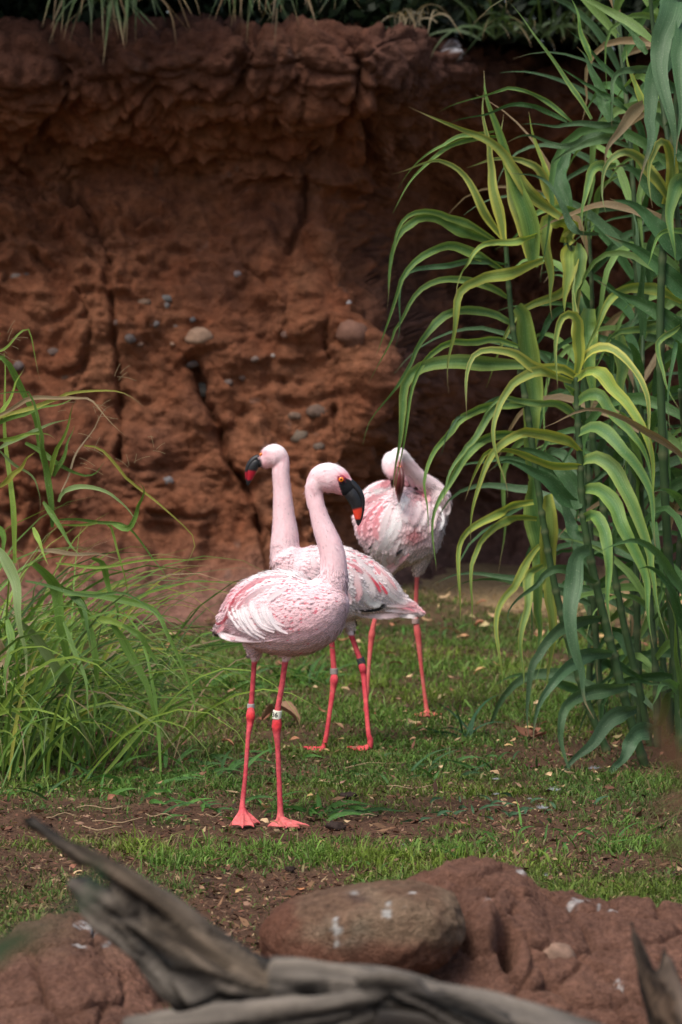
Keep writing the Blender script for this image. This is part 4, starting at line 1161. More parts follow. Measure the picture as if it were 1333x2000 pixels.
# ------------------------------------------------------------------ border rocks in the foreground
def mound(name, label, crest, x0, x1, Yc, seed, feats=None, whites=(), voff=0.0):
    cx = np.array([(p - 666.5) / FP * Yc for p, _ in crest]); cz = np.array([U(p, q, Yc)[2] for p, q in crest])
    xs = np.arange(x0, x1, .0045)
    t = np.arange(-0.9, 1.65, .0085)
    X, T = np.meshgrid(xs, t, indexing='ij')
    zc = np.interp(X, cx, cz)
    Yy = Yc - T * .42
    prof = np.where(T < 0, np.exp(-(T / .45) ** 2), 1 - .10 * T - .42 * np.clip(T, 0, 2) ** 2)
    Z_ = (zc + .07) * prof - .07
    V = np.stack([X, Yy, Z_], -1).reshape(-1, 3)
    F = grid_faces(len(xs), len(t))[:, ::-1]
    N = vnormals(V, F)
    if N[:, 2].mean() < 0: N = -N
    px, py = proj(V)
    f1, f2, _ = worley(V + .03 * np.stack([fbm(V, 9, 2), fbm(V, 9, 2, off=3), fbm(V, 9, 2, off=6)], -1), 7.0, seed)
    g1, g2, _ = worley(V, 34.0, seed)
    d = .018 * fbm(V, 5, 3, off=seed) + .012 * (.5 - f1) - .008 * (1 - sstep(0, .12, f2 - f1)) + .005 * fbm(V, 22, 4, off=seed) - .012 * sstep(.0, .25, .36 - g1) * sstep(-.15, .15, fbm(V, 8, 2, off=9)) + .010 * (np.abs(fbm(V, 55, 2, off=seed + 6)) - .2) - .010 * (1 - sstep(0, .07, f2 - f1)) + .016 * (np.abs(fbm(V, 11, 3, off=seed + 2)) - .2) + .006 * (np.abs(fbm(V, 36, 2, off=seed + 3)) - .2)
    col = np.array([.225, .115, .080]) * (1 + .45 * fbm(V, 6, 4, off=seed + 4)[:, None] + .35 * fbm(V, 40, 3, off=seed)[:, None])
    k = sstep(.15, .5, fbm(V, 4, 3, off=seed + 15))[:, None] * .5
    col = col * (1 - k) + np.array([.31, .185, .13]) * k
    if feats is not None: d, col = feats(px, py, d, col, V)
    nz = fbm(V, 60, 3, off=2)
    for (a, b, w, h) in whites:
        q = (1 - sstep(.2, 1.1, np.hypot((px - a) / w, (py - b) / h) + 1.8 * nz + .8 * fbm(V, 150, 2)))[:, None] * .8
        col = col * (1 - q) + np.array([.68, .66, .64]) * q
    V = V + N * d[:, None]
    o = obj(name, mesh_np(name, V, F, np.clip(col, .01, .9)), M['mound'])
    return tag(o, label, 'rock'), V

def right_feats(px, py, d, col, V):
    w = 3 * fbm(V, 20, 2, off=3)
    px, py = px + w * 2, py + w * 2
    hole = np.exp(-((np.hypot((px - 992 - (py - 1850) * .05) / 17, (py - 1852) / 32)) ** 4))
    d = d - .17 * hole
    h2 = np.exp(-(np.hypot((px - 1003) / 13, (py - 1751) / 7) ** 2)); d = d - .015 * h2
    lump = np.exp(-(np.hypot((px - 945) / 42, (py - 1830) / 52) ** 3)); d = d + .05 * lump
    lump2 = np.exp(-(np.hypot((px - 960) / 28, (py - 1800) / 20) ** 2)); d = d + .022 * lump2
    ck = np.exp(-(seg_dist(px, py, [(985, 1722), (962, 1742), (948, 1758), (930, 1768)]) / 2.6) ** 2); d = d - .02 * ck
    ck2 = np.exp(-(seg_dist(px, py, [(905, 1855), (925, 1878), (955, 1880), (975, 1862), (980, 1838)]) / 4) ** 2); d = d - .02 * ck2
    ck3 = np.exp(-(seg_dist(px, py, [(1000, 1905), (1050, 1922), (1100, 1915), (1132, 1885)]) / 5) ** 2); d = d - .018 * ck3
    col = col * (1 - .15 * lump[:, None]) + np.array([.34, .18, .13]) * .35 * lump2[:, None]
    return d, col
crestR = [(300, 2200), (430, 1990), (520, 1860), (600, 1800), (700, 1752), (800, 1710), (860, 1694), (930, 1684), (985, 1685), (1025, 1697), (1060, 1732), (1150, 1752), (1250, 1762), (1333, 1772), (1600, 1800), (1900, 1830)]
mr, mrV = mound('earthen_rock', 'lumpy red earthen rock with a dark hole and a crack, lower right foreground', crestR, -.30, .95, 6.1, 3.0, right_feats,
                [(1019, 1699, 9, 6), (1130, 1758, 15, 6), (1170, 1770, 5, 3), (1197, 1778, 9, 3), (862, 1747, 6, 4), (952, 1808, 7, 11), (797, 1717, 3, 3), (1212, 1920, 13, 12), (902, 1785, 3, 2)])
crestL = [(-900, 1850), (-300, 1860), (-60, 1880), (0, 1838), (40, 1800), (90, 1782), (140, 1776), (190, 1782), (240, 1812), (290, 1850), (330, 1900), (370, 2000), (420, 2150), (500, 2300)]
def left_feats(px, py, d, col, V):
    k = np.exp(-(np.hypot((px - 70) / 90, (py - 1815) / 38) ** 2))[:, None] * .5
    return d, col * (1 - k) + np.array([.16, .14, .085]) * k
mound('earthen_rock', 'low rounded red earthen rock half hidden by the driftwood, lower left foreground', crestL, -1.4, -.05, 6.0, 8.0, left_feats,
      [(172, 1800, 16, 9), (185, 1812, 10, 6), (150, 1812, 7, 4), (160, 1850, 12, 5), (215, 1835, 10, 5)])

def boulder():
    D0 = 5.72
    c = U(712, 1822, D0)
    n = 90
    u = np.linspace(0, np.pi, n); a = np.linspace(0, 2 * np.pi, 2 * n, endpoint=False)
    Ug, A = np.meshgrid(u, a, indexing='ij')
    D_ = np.stack([np.cos(Ug), np.sin(Ug) * np.cos(A), np.sin(Ug) * np.sin(A)], -1).reshape(-1, 3)
    e = np.sign(D_) * np.abs(D_) ** .78
    V = c + e * np.array([.168, .12, .080]) * (1 + .10 * fbm(D_, 1.2, 3, off=77))[:, None]
    V[:, 2] += .012 * np.sin((V[:, 0] - c[0]) * 9)
    N = D_
    px, py = proj(V)
    d = .016 * fbm(V, 8, 3, off=4) + .005 * fbm(V, 40, 4, off=8) + .004 * (np.abs(fbm(V, 22, 2, off=18)) - .2)
    V = V + N * d[:, None]
    n1 = fbm(V, 9, 4, off=5); n2 = fbm(V, 24, 3, off=9); n3 = fbm(V, 60, 2, off=9)
    col = np.array([.25, .150, .098]) * (1 + .6 * n1[:, None] + .4 * n3[:, None])
    k = sstep(-.1, .25, n1 + .25 * (px - 760) / 130)[:, None] * .6
    col = col * (1 - k) + np.array([.31, .225, .15]) * k
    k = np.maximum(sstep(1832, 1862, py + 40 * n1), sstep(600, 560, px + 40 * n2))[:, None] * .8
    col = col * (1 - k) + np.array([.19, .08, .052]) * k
    k = np.exp(-(np.hypot((px - 670) / 55, (py - 1822) / 30) ** 2) * 1.2)[:, None] * sstep(-.3, .2, n2)[:, None] * .7
    col = col * (1 - k) + np.array([.30, .27, .20]) * k
    k = np.exp(-(np.hypot((px - 700) / 22, (py - 1748) / 14) ** 2))[:, None] * .6
    col = col * (1 - k) + np.array([.09, .06, .06]) * k
    for (x, y, w, h) in [(657, 1795, 5, 7), (658, 1818, 7, 20), (660, 1845, 8, 6), (758, 1776, 7, 14), (808, 1740, 12, 4), (690, 1740, 8, 3), (795, 1768, 3, 2)]:
        q = (1 - sstep(.2, 1.1, np.hypot((px - x) / w, (py - y) / h) + 1.3 * n3))[:, None] * .85
        col = col * (1 - q) + np.array([.68, .67, .64]) * q
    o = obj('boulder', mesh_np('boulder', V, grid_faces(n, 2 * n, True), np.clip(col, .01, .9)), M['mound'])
    tag(o, 'smooth rounded brown boulder with white droppings set into the earthen rock', 'boulder')
boulder()
q = np.argmin(np.hypot(proj(mrV)[0] - 1088, proj(mrV)[1] - 1872) + (mrV[:, 1] > 6.1) * 500)
me = pebble_mesh('stone', .036, mrV[q] + np.array([0, .012, 0]), (1.0, .8, .72), 4.4, 16, (.25, .155, .11), .3, .12)
st = obj('stone', me, M['stone'], mr); st['label'] = 'small pale orange and grey cobble embedded in the rock'

# ------------------------------------------------------------------ driftwood
def wood(name, label, D0, limbs, voxel, seed):
    parts, cl = [], []
    for l in limbs:
        c, rn, rd = px_path(l, D0, 8)
        parts.append(sweep(c, rn, rd, 20))
        t, n_, d_ = frames(c)
        L = np.concatenate([[0], np.cumsum(np.linalg.norm(np.diff(c, axis=0), axis=1))])
        cl.append((c, t, n_, d_, L, rn))
    V, N, F = remeshed(parts, voxel, 8, .6)
    best = np.full(len(V), 1e9); S = np.zeros((len(V), 3))
    for li, (c, t, n_, d_, L, rn) in enumerate(cl):
        for k in range(len(c)):
            r = V - c[k]
            dd = np.linalg.norm(r, axis=1) - rn[k]
            m = dd < best
            best = np.where(m, dd, best)
            al = L[k] + (r * t[k]).sum(1)
            S[m] = np.stack([al * 2.2 + li * 3, (r * n_[k]).sum(1) * 26, (r * d_[k]).sum(1) * 26], 1)[m]
    g1 = perlin(S[:, 0] * 1.3, S[:, 1] + .8 * perlin(S[:, 0] * 2, 0, seed), S[:, 2]); g2 = perlin(S[:, 0] * 3, S[:, 1] * 2.7, S[:, 2] * 2.7 + seed); g3 = perlin(S[:, 0] * 5, S[:, 1] * 7, S[:, 2] * 7)
    rid = 1 - np.abs(g1) * 2
    d = .012 * g1 - .012 * sstep(.72, .95, rid) + .007 * g2 + .003 * g3
    px, py = proj(V)
    col = np.array([.068, .058, .048]) * np.clip(1 + 2.2 * g1 + 1.3 * g2 + 1.0 * g3, .10, 3)[:, None]
    k = sstep(.1, .5, perlin(S[:, 0] * .7, S[:, 1] * .5, S[:, 2] * .5 + 5))[:, None]
    col = col * (1 - k * .6) + np.array([.12, .088, .06]) * (1 + 1.2 * g3[:, None]) * k * .6
    k = sstep(.70, .92, rid)[:, None] * .6
    col = col * (1 - k) + np.array([.03, .025, .022]) * k
    return V, N, F, d, col, px, py
def driftwood():
    D0 = 4.2
    limbs = [[(45, 1590, 9), (115, 1636, 20), (215, 1702, 31), (320, 1780, 36), (420, 1856, 44), (520, 1915, 50), (620, 1950, 50)],
             [(132, 1722, 16, .03), (190, 1760, 38, .03), (255, 1800, 58, .02), (330, 1850, 78, .01), (400, 1900, 90, .0), (480, 1945, 86), (560, 1965, 80)],
             [(352, 1990, 42), (430, 1960, 62), (540, 1950, 80), (700, 1975, 88, 0, 1.2), (880, 2020, 96, 0, 1.3), (1050, 2075, 106, 0, 1.3), (1250, 2150, 115, 0, 1.3), (1500, 2230, 110)],
             [(700, 1930, 26, -.10), (770, 1935, 36, -.12), (860, 1965, 40, -.12), (980, 2020, 50, -.1)],
             [(250, 2030, 40, -.08), (420, 2010, 44, -.10), (600, 1990, 40, -.12), (740, 1960, 30, -.12)],
             [(150, 2200, 120), (450, 2130, 140), (800, 2160, 150), (1200, 2260, 150), (1600, 2360, 120)],
             [(450, 2150, 110), (430, 2350, 100), (420, 2540, 90)], [(1150, 2250, 110), (1170, 2400, 100), (1180, 2540, 90)]]
    V, N, F, d, col, px, py = wood('driftwood_log', '', D0, limbs, .0055, 2.0)
    gr = seg_dist(px, py, [(352, 1975), (420, 1958), (520, 1948), (640, 1925)])
    k = np.exp(-(gr / 7) ** 2) * (V[:, 1] < D0 + .02); d -= .016 * k; col = col * (1 - .6 * k[:, None])
    k = np.exp(-(seg_dist(px, py, [(190, 1760), (260, 1830), (330, 1910), (360, 1960)]) / 6) ** 2); d -= .010 * k; col = col * (1 - .6 * k[:, None])
    k = np.exp(-(seg_dist(px, py, [(170, 1700), (260, 1760), (360, 1830), (450, 1890)]) / 9) ** 2); d -= .012 * k; col = col * (1 - .55 * k[:, None])
    kn = np.exp(-(np.hypot((px - 745) / 30, (py - 1945) / 24) ** 2)); d -= .012 * kn; col = col * (1 - .7 * kn[:, None])
    V = V + N * d[:, None]
    o = obj('driftwood_log', mesh_np('driftwood_log', V, F, np.clip(col, .008, .8)), M['wood'])
    tag(o, 'large blurred grey driftwood log with a forked branch pointing up left in the foreground', 'driftwood')
    limbs = [[(1232, 1790, 5), (1245, 1850, 14), (1268, 1920, 24), (1300, 1990, 38), (1330, 2080, 60), (1340, 2300, 70), (1350, 2520, 70)],
             [(1296, 1845, 7, .02), (1302, 1890, 20, .02), (1310, 1950, 30, .01), (1330, 2020, 45)], [(1360, 1990, 20, .03), (1380, 2050, 60), (1360, 2200, 90)]]
    V, N, F, d, col, px, py = wood('driftwood_snag', '', 4.5, limbs, .005, 7.0)
    V = V + N * d[:, None] * .5
    o = obj('driftwood_snag', mesh_np('driftwood_snag', V, F, np.clip(col * np.array([.8, .68, .62]), .008, .8)), M['wood'])
    tag(o, 'small two-pronged dark driftwood snag at the bottom right corner', 'driftwood')
driftwood()

# ------------------------------------------------------------------ flamingos
PINKW = np.array([.93, .66, .70]); WHITE = np.array([.95, .86, .875]); ROSE = np.array([.86, .36, .41]); RED = np.array([.80, .10, .15]); LEG = np.array([.56, .058, .080])
BLACK = np.array([.012, .012, .014])

def mixv(a, b, k):
    k = np.asarray(k)[:, None]
    return a * (1 - k) + b * k

def web_foot(heel, tips, back=None, th=.0032, rt=.0042):
    """heel and toe tips in world coordinates; webbed slab plus toes"""
    parts = []
    heel = np.array(heel)
    for tp in tips:
        tp = np.array(tp)
        ts = np.linspace(0, 1, 8)[:, None]
        c = heel + (tp - heel) * ts
        c[:, 2] += .004 * np.sin(ts[:, 0] * np.pi * 3) ** 2 * (1 - ts[:, 0])
        r = np.interp(ts[:, 0], [0, .2, .9, 1], [rt * 1.5, rt * 1.1, rt * .85, rt * .45])
        parts.append(sweep(c, r, r, 10))
    for a, b in zip(tips[:-1], tips[1:]):
        a, b = np.array(a), np.array(b)
        n = 8
        P = []
        for i in range(n):
            t = i / (n - 1)
            e0 = heel + (a - heel) * (.06 + .9 * t); e1 = heel + (b - heel) * (.06 + .9 * t)
            for j in range(n):
                s = j / (n - 1)
                p = e0 * (1 - s) + e1 * s
                p = p + (heel - (a + b) / 2) * (.13 * t * math.sin(s * math.pi))
                p[2] -= .0015 * math.sin(s * math.pi)
                P.append(p)
        P = np.array(P)
        nrm = np.cross(a - heel, b - heel); nrm /= np.linalg.norm(nrm)
        if nrm[2] < 0: nrm = -nrm
        top, bot = P + nrm * th * .5, P - nrm * th * .5
        Vv = np.vstack([top, bot])
        f = grid_faces(n, n)
        Q = [f, f[:, ::-1] + n * n]
        bd = [i for i in range(n)] + [i * n + n - 1 for i in range(1, n)] + [n * n - 1 - i for i in range(1, n)] + [(n - 1 - i) * n for i in range(1, n - 1)]
        bd = np.array(bd); nx = np.roll(bd, -1)
        Q.append(np.stack([nx, bd, bd + n * n, nx + n * n], 1))
        parts.append((Vv, np.vstack(Q), None))
    return parts

def band(parent, p, r, h, col, txt=None, axis=(0, 0, 1), ribs=False):
    n, m = 24, 6 if not ribs else 9
    ax = np.array(axis, float); ax /= np.linalg.norm(ax)
    e1 = np.cross(ax, [0, 1, 0]); e1 /= np.linalg.norm(e1); e2 = np.cross(ax, e1)
    a = np.linspace(0, 2 * np.pi, n, endpoint=False)
    prof = [(-.5, .0), (-.5, 1.0)] + [(-.5 + (k + .5) / m, 1.0 + (.07 * (k % 2) if ribs else 0)) for k in range(m)] + [(.5, 1.0), (.5, .0)]
    V = np.array([p + ax * h * q + (np.cos(t) * e1 + np.sin(t) * e2) * (r * w if w > .01 else r * .6) for q, w in prof for t in a])
    o = obj('leg_band', mesh_np('leg_band', V, grid_faces(len(prof), n, True), np.tile(np.array(col), (len(V), 1))), M['band'], parent)
    if txt:
        cu = bpy.data.curves.new('t', 'FONT'); cu.body = txt; cu.align_x = 'CENTER'; cu.align_y = 'CENTER'; cu.size = h * .78; cu.offset = .00025
        to = bpy.data.objects.new('t', cu); C.objects.link(to)
        dg = bpy.context.evaluated_depsgraph_get(); dg.update()
        tm = bpy.data.meshes.new_from_object(to.evaluated_get(dg))
        bpy.data.objects.remove(to)
        vv = np.array([v.co[:] for v in tm.vertices])
        sgn = 1.0
        out = []
        ex = np.array([1.0, 0, 0]); fr = np.array([0, -1.0, 0])
        for x, y, _ in vv:
            th = x / r - .55
            out.append(p + ax * y + (math.sin(th) * ex + math.cos(th) * fr) * (r * 1.05))
        tri = [tuple(pp.vertices) for pp in tm.polygons]
        me = bpy.data.meshes.new('number'); me.from_pydata([tuple(map(float, v)) for v in out], [], tri)
        ca = me.color_attributes.new('Col', 'FLOAT_COLOR', 'POINT')
        ca.data.foreach_set('color', np.tile([.02, .02, .02, 1], (len(me.vertices), 1)).astype(np.float32).ravel())
        no = obj('number', me, M['band'])
        no.parent = o; no.location = (0, 0, 0)
        # child of the band, whose own offset already maps to world coordinates
    return o

def feather_strip(P, width, c0, c1, n=8, across=4, cup=.25, tw=0.0, tip=.75):
    wp = lambda s: np.clip(.35 + 1.8 * s, 0, 1) * np.clip((1 - s) / (1 - tip) if False else 1, 0, 1) * np.sqrt(np.clip(1 - (np.clip((s - tip) / (1 - tip), 0, 1)) ** 2, 0, 1)) + .02
    s = np.linspace(0, 1, n)[:, None]
    col = np.asarray(c0) * (1 - s) + np.asarray(c1) * s
    return strip(P, width, col * .97, col, twist=[tw, tw], fold=cup, n=n, across=across, wprof=wp)

def flamingo(label, D0, sweeps, feet, paint, flow, fl_feathers, bill, eye, bands, reds, headbox, exclude=None, voxel=.0021):
    parts, cents = [], []
    for s in sweeps:
        c, rn, rd = px_path(s, D0, 6)
        parts.append(sweep(c, rn, rd, 20))
        if max(rn) > .016: cents.append((c, np.gradient(c, axis=0)))
    ground = []
    for heel, tips in feet:
        h = U(heel[0], heel[1], D0 + heel[2])
        tp = [U(a, b, D0 + d) for a, b, d in tips]
        for q in tp: q[2] = max(q[2], .004)
        ground.append(h)
        parts += web_foot(h, tp)
    base = np.mean(ground, 0)
    root = empty('flamingo', (base[0], base[1], 0), label, 'flamingo', 'flamingos on the lawn')
    V, N, F = remeshed(parts, voxel, 5, .45)
    px, py = proj(V)
    col = paint(px, py, V, N)
    obj('body', mesh_np('body', V, F, np.clip(col, .005, .95)), M['skin'], root)
    faces = [tuple(f) for fa in F for f in fa.tolist()]
    bvh = BVHTree.FromPolygons([tuple(v) for v in V.tolist()], faces)
    camp = Vector((0, 0, CH))
    def hit(a, b, off):
        d = Vector(U(a, b, 10.0)) - camp; d.normalize()
        r = bvh.ray_cast(camp, d)
        if r[0] is None:
            r2 = U(a, b, D0); q = bvh.find_nearest(Vector(r2))
            y = q[0][1] if q[0] is not None else D0
            return U(a, b, y - off)
        return np.array(r[0] - d * off)
    # small contour feathers
    q = F[0]
    cen = V[q].mean(1); nn = N[q].mean(1)
    ar = np.linalg.norm(np.cross(V[q[:, 2]] - V[q[:, 0]], V[q[:, 3]] - V[q[:, 1]]), axis=1) * .5
    cpx, cpy = proj(cen)
    isleg = cpy > fl_feathers['legcut'](cpx)
    inhead = headbox(cpx, cpy)
    w = ar * (~isleg) * np.where(inhead, 0.0, 1.0) * fl_feathers['dens'](cpx, cpy)
    nf = fl_feathers['n']
    idx = rng.choice(len(cen), nf, p=w / w.sum())
    P0, N0 = cen[idx], nn[idx]; N0 /= np.linalg.norm(N0, axis=1)[:, None] + 1e-9
    fx, fy = cpx[idx], cpy[idx]
    Fd = np.zeros_like(P0)
    best = np.full(len(P0), 1e9)
    for c, t in cents:
        for k in range(len(c)):
            dd = np.linalg.norm(P0 - c[k], axis=1)
            m = dd < best; best = np.where(m, dd, best)
            Fd[m] = t[k]
    Fd = flow(fx, fy, Fd)
    Fd = Fd - (Fd * N0).sum(1)[:, None] * N0
    Fd /= np.linalg.norm(Fd, axis=1)[:, None] + 1e-9
    Fd = Fd + rng.normal(0, .16, Fd.shape); 
    side = np.cross(N0, Fd); side /= np.linalg.norm(side, axis=1)[:, None] + 1e-9
    sz = fl_feathers['size'](fx, fy) * rng.uniform(.75, 1.25, nf)
    wd = sz * fl_feathers['aspect'](fx, fy)
    cc = paint(fx, fy, P0, N0)
    cc, keep = reds(fx, fy, cc)
    if keep is not None:
        sz = np.where(keep, sz * rng.uniform(.45, .8, nf), sz); wd = np.where(keep, wd * .62, wd)
    lift = rng.uniform(.0, .07, nf) * np.where(fl_feathers['dens'](fx, fy) < 1, .35, 1.0)
    a = P0 - N0 * .0008
    def at(s, k): return a + Fd * (sz * s)[:, None] + N0 * (sz * (lift * s ** 1.3) + .0006 - .05 * sz * (s > .9))[:, None] + side * (wd * k)[:, None]
    Vf = np.stack([at(0, -.25), at(0, .25), at(.5, -.5), at(.5, .5), at(.85, -.35), at(.85, .35), at(1.0, 0)], 1).reshape(-1, 3)
    k = np.arange(nf)[:, None] * 7
    T = np.concatenate([k + [1, 0, 3], k + [3, 0, 2], k + [3, 2, 5], k + [5, 2, 4], k + [5, 4, 6]], 0)
    sh = np.array([1.0, 1.0, 1.02, 1.02, 1.03, 1.03, 1.04])
    cf = (cc[:, None, :] * sh[None, :, None] * (1 + rng.normal(0, .022, (nf, 1, 1)))).reshape(-1, 3)
    uvf = np.tile(np.array([[.25, 0], [.75, 0], [0, .5], [1, .5], [.1, .85], [.9, .85], [.5, 1]]), (nf, 1))
    o = obj('contour_feathers', mesh_np('contour_feathers', Vf, T, np.clip(cf, .005, .95), uvf, smooth=True), M['fluff'], root)
    na = o.data.attributes.new('skin_normal', 'FLOAT_VECTOR', 'POINT')
    na.data.foreach_set('vector', np.repeat(N0, 7, 0).astype(np.float32).ravel())
    o['kind'] = 'stuff'
    # fine down on head and neck, lying flat
    wn_ = ar * (~isleg) * (fl_feathers['dens'](cpx, cpy) < 1)
    nh = 2600
    idx = rng.choice(len(cen), nh, p=wn_ / wn_.sum()); Ph, Nh = cen[idx], nn[idx]; hx, hy = cpx[idx], cpy[idx]
    bb_ = np.full(nh, 1e9); Fh = np.zeros_like(Ph)
    for c, t in cents:
        for k in range(len(c)):
            dd = np.linalg.norm(Ph - c[k], axis=1); m = dd < bb_; bb_ = np.where(m, dd, bb_); Fh[m] = t[k]
    Fh = flow(hx, hy, Fh); Fh = Fh - (Fh * Nh).sum(1)[:, None] * Nh; Fh /= np.linalg.norm(Fh, axis=1)[:, None] + 1e-9
    Fh = Fh + rng.normal(0, .2, Fh.shape); Sh = np.cross(Nh, Fh)
    lh = rng.uniform(.005, .011, nh)[:, None]
    ch = np.clip(paint(hx, hy, Ph, Nh) * 1.03, 0, .96) * rng.uniform(.93, 1.02, (nh, 1))
    Vh = np.stack([Ph - Sh * .0006, Ph + Sh * .0006, Ph + Fh * lh + Nh * lh * .22], 1).reshape(-1, 3)
    o = obj('neck_down', mesh_np('neck_down', Vh, np.arange(nh * 3).reshape(-1, 3), np.repeat(ch, 3, 0)), M['feather'], root)
    o['kind'] = 'stuff'
    # large wing and tail feathers
    for i, (pts, wpx, c0, c1) in enumerate(fl_feathers['big']):
        P = np.array([hit(a, b, .0025 + .0045 * t + .001 * (i % 5)) for (a, b), t in zip(pts, np.linspace(0, 1, len(pts)))])
        Vv, Ff, c_, uv = feather_strip(P, wpx * D0 / FP, c0, c1, cup=.10, tw=.10 * math.sin(i * 2.1), n=10, across=5)
        obj('wing_feather', mesh_np('wing_feather', Vv, Ff, c_, uv), M['plume'], root)
    # bill
    for nm, pts, pf in bill:
        c, rn, rd = px_path(pts, D0, 6)
        Vv, Q, T = sweep(c, rn, rd, 16)
        bx, by = proj(Vv)
        obj(nm, mesh_np(nm, Vv, [Q, T], pf(bx, by)), M['bill'], root)
    if eye:
        a, b, r = eye
        p = hit(a, b, 0.0)
        rad = r * D0 / FP
        n = 14
        u = np.linspace(0, np.pi, n); an = np.linspace(0, 2 * np.pi, 2 * n, endpoint=False)
        Ug, A = np.meshgrid(u, an, indexing='ij')
        Dd = np.stack([np.sin(Ug) * np.cos(A), -np.cos(Ug), np.sin(Ug) * np.sin(A)], -1).reshape(-1, 3)
        ang = Ug.reshape(-1)
        Vv = p + Dd * rad * np.array([1, .6, 1])
        cc = np.where((ang < .38)[:, None], [.01, .005, .004], [.90, .22, .01]); cc = np.where((ang > 1.2)[:, None], [.25, .02, .04], cc)
        obj('eye', mesh_np('eye', Vv, grid_faces(n, 2 * n, True), cc), M['eye'], root)
    for bd in bands:
        a, b, r, h, c = bd[:5]
        band(root, U(a, b, D0 + bd[7]), r * D0 / FP, h * D0 / FP, c, bd[5], bd[6], ribs=bd[8])
    return root

Z1 = lambda L: [(400 + x / 2.666, 840 + y / 2.666) for x, y in L]

# ---- front bird
def paint1(px, py, V, N):
    n = fbm(V, 40, 3, off=1); n2 = fbm(V, 14, 3, off=7)
    c = np.tile(PINKW, (len(px), 1))
    c = mixv(c, WHITE, np.clip(sstep(925, 905, py) * .9 + .25 * n2, 0, 1))
    c = mixv(c, WHITE, sstep(1150, 1120, py) * sstep(1090, 1120, py) * sstep(640, 600, px))
    c = mixv(c, ROSE * 1.02, np.exp(-(np.hypot((px - 640) / 18, (py - 958) / 10)) ** 2) * .5)
    c = mixv(c, ROSE, np.exp(-(np.hypot((px - 664) / 13, (py - 956) / 22)) ** 2) * .8)
    c = mixv(c, np.array([.85, .17, .24]), np.exp(-(np.hypot((px - 672) / 12, (py - 931) / 7)) ** 2) * .9)
    c = mixv(c, np.array([.88, .50, .55]), np.exp(-(np.hypot((px - 590) / 55, (py - 1225) / 38)) ** 2) * .55)
    c = mixv(c, np.array([.93, .64, .64]), sstep(1225, 1275, py) * .55)
    c = mixv(c, ROSE, np.exp(-((np.hypot((px - 455) / 26, (py - 1165) / 30)) ** 2)) * .5)
    # bare black skin from eye to bill
    xl = np.interp(py, [926, 936, 950, 972], [664, 660, 663, 670.5]); top = np.interp(px, [656, 664, 676, 690], [931, 929.5, 933, 941])
    k = (sstep(-.6, .8, px - xl) * sstep(-.6, .8, py - top)) * (py < 985) * (px > 650)
    c = mixv(c, BLACK * 1.6, k)
    k = np.exp(-((np.hypot(px - 666.7, py - 935.5) - 6.6) / 1.6) ** 2) * (py < 940); c = mixv(c, np.array([.42, .03, .07]), k * .9)
    # legs
    mott = np.clip(fbm(V, 130, 3, off=5) * 1.5 + .5, 0, 1); mud = sstep(.1, .45, fbm(V, 55, 3, off=6) + .3 * sstep(1600, 1625, py)) * sstep(1560, 1610, py)
    leg = sstep(1289, 1295, py) * (py > 1280)
    lc = mixv(np.tile(LEG, (len(px), 1)), np.array([.66, .11, .125]), np.clip(.5 + 1.2 * n, 0, 1))
    lc = mixv(lc, np.array([.82, .05, .06]), np.exp(-(np.hypot((px - 491) / 10, (py - 1400) / 12)) ** 2) + np.exp(-(np.hypot((px - 541) / 10, (py - 1416) / 13)) ** 2))
    lc = mixv(lc, np.array([.82, .22, .20]), sstep(1575, 1600, py) * .55)
    lc = lc * (.78 + .34 * mott[:, None]); lc = mixv(lc, np.array([.26, .11, .08]), mud * .6)
    c = c * (1 - leg[:, None]) + lc * leg[:, None]
    return c

def reds1(px, py, c):
    n = len(px); r = rng.random(n)
    reg = np.zeros(n)
    reg = np.maximum(reg, .55 * np.exp(-(np.hypot((px - 565) / 28, (py - 1150) / 22)) ** 2) * (py < 1178))
    reg = np.maximum(reg, .34 * np.exp(-(np.hypot((px - 590) / 50, (py - 1190) / 55)) ** 2) * (px > 535))
    reg = np.maximum(reg, .32 * np.exp(-(np.hypot((px - 560) / 36, (py - 1225) / 30)) ** 2))
    reg = np.maximum(reg, .25 * np.exp(-(np.hypot((px - 530) / 60, (py - 1128) / 10)) ** 2))
    reg = np.maximum(reg, .6 * np.exp(-(seg_dist(px, py, [(440, 1190), (455, 1162), (475, 1143), (500, 1130)]) / 7) ** 2))
    hit_ = r < reg
    c = c.copy()
    c[hit_] = (np.array([.84, .24, .30]) * rng.uniform(.85, 1.15, (n, 1)))[hit_]
    return c, hit_

big1 = []
W0, W1 = np.array([.93, .80, .83]), np.array([.97, .95, .96])
_r = random.Random(4)
for k in range(15):
    t = k / 14
    bx, by = 250 + 190 * t + _r.uniform(-12, 12), 1085 - 45 * t + _r.uniform(-25, 20)
    tx, ty = 128 + 215 * t + _r.uniform(-14, 14), 925 - 25 * math.sin(t * 3) + _r.uniform(-28, 28)
    big1.append((Z1([(bx, by), (bx * .62 + tx * .38 - 16, by * .72 + ty * .28 + 8), (bx * .2 + tx * .8 - 10, by * .35 + ty * .65), (tx + _r.uniform(-4, 14), ty)]), _r.uniform(20, 32) / 2.666 * 1.2, W0 * _r.uniform(.97, 1.03), np.minimum(W1 * _r.uniform(.96, 1.02), .97)))
for k in range(9):
    t = k / 8
    big1.append((Z1([(330 - 150 * t + 60, 1085 + 15 * math.sin(t * 3)), (260 - 110 * t + 20, 1095), (200 - 100 * t, 1090 - 12 * t), (150 - 85 * t, 1075 - 30 * t)]), 22 / 2.666 * 1.2, PINKW, W1 * .98))
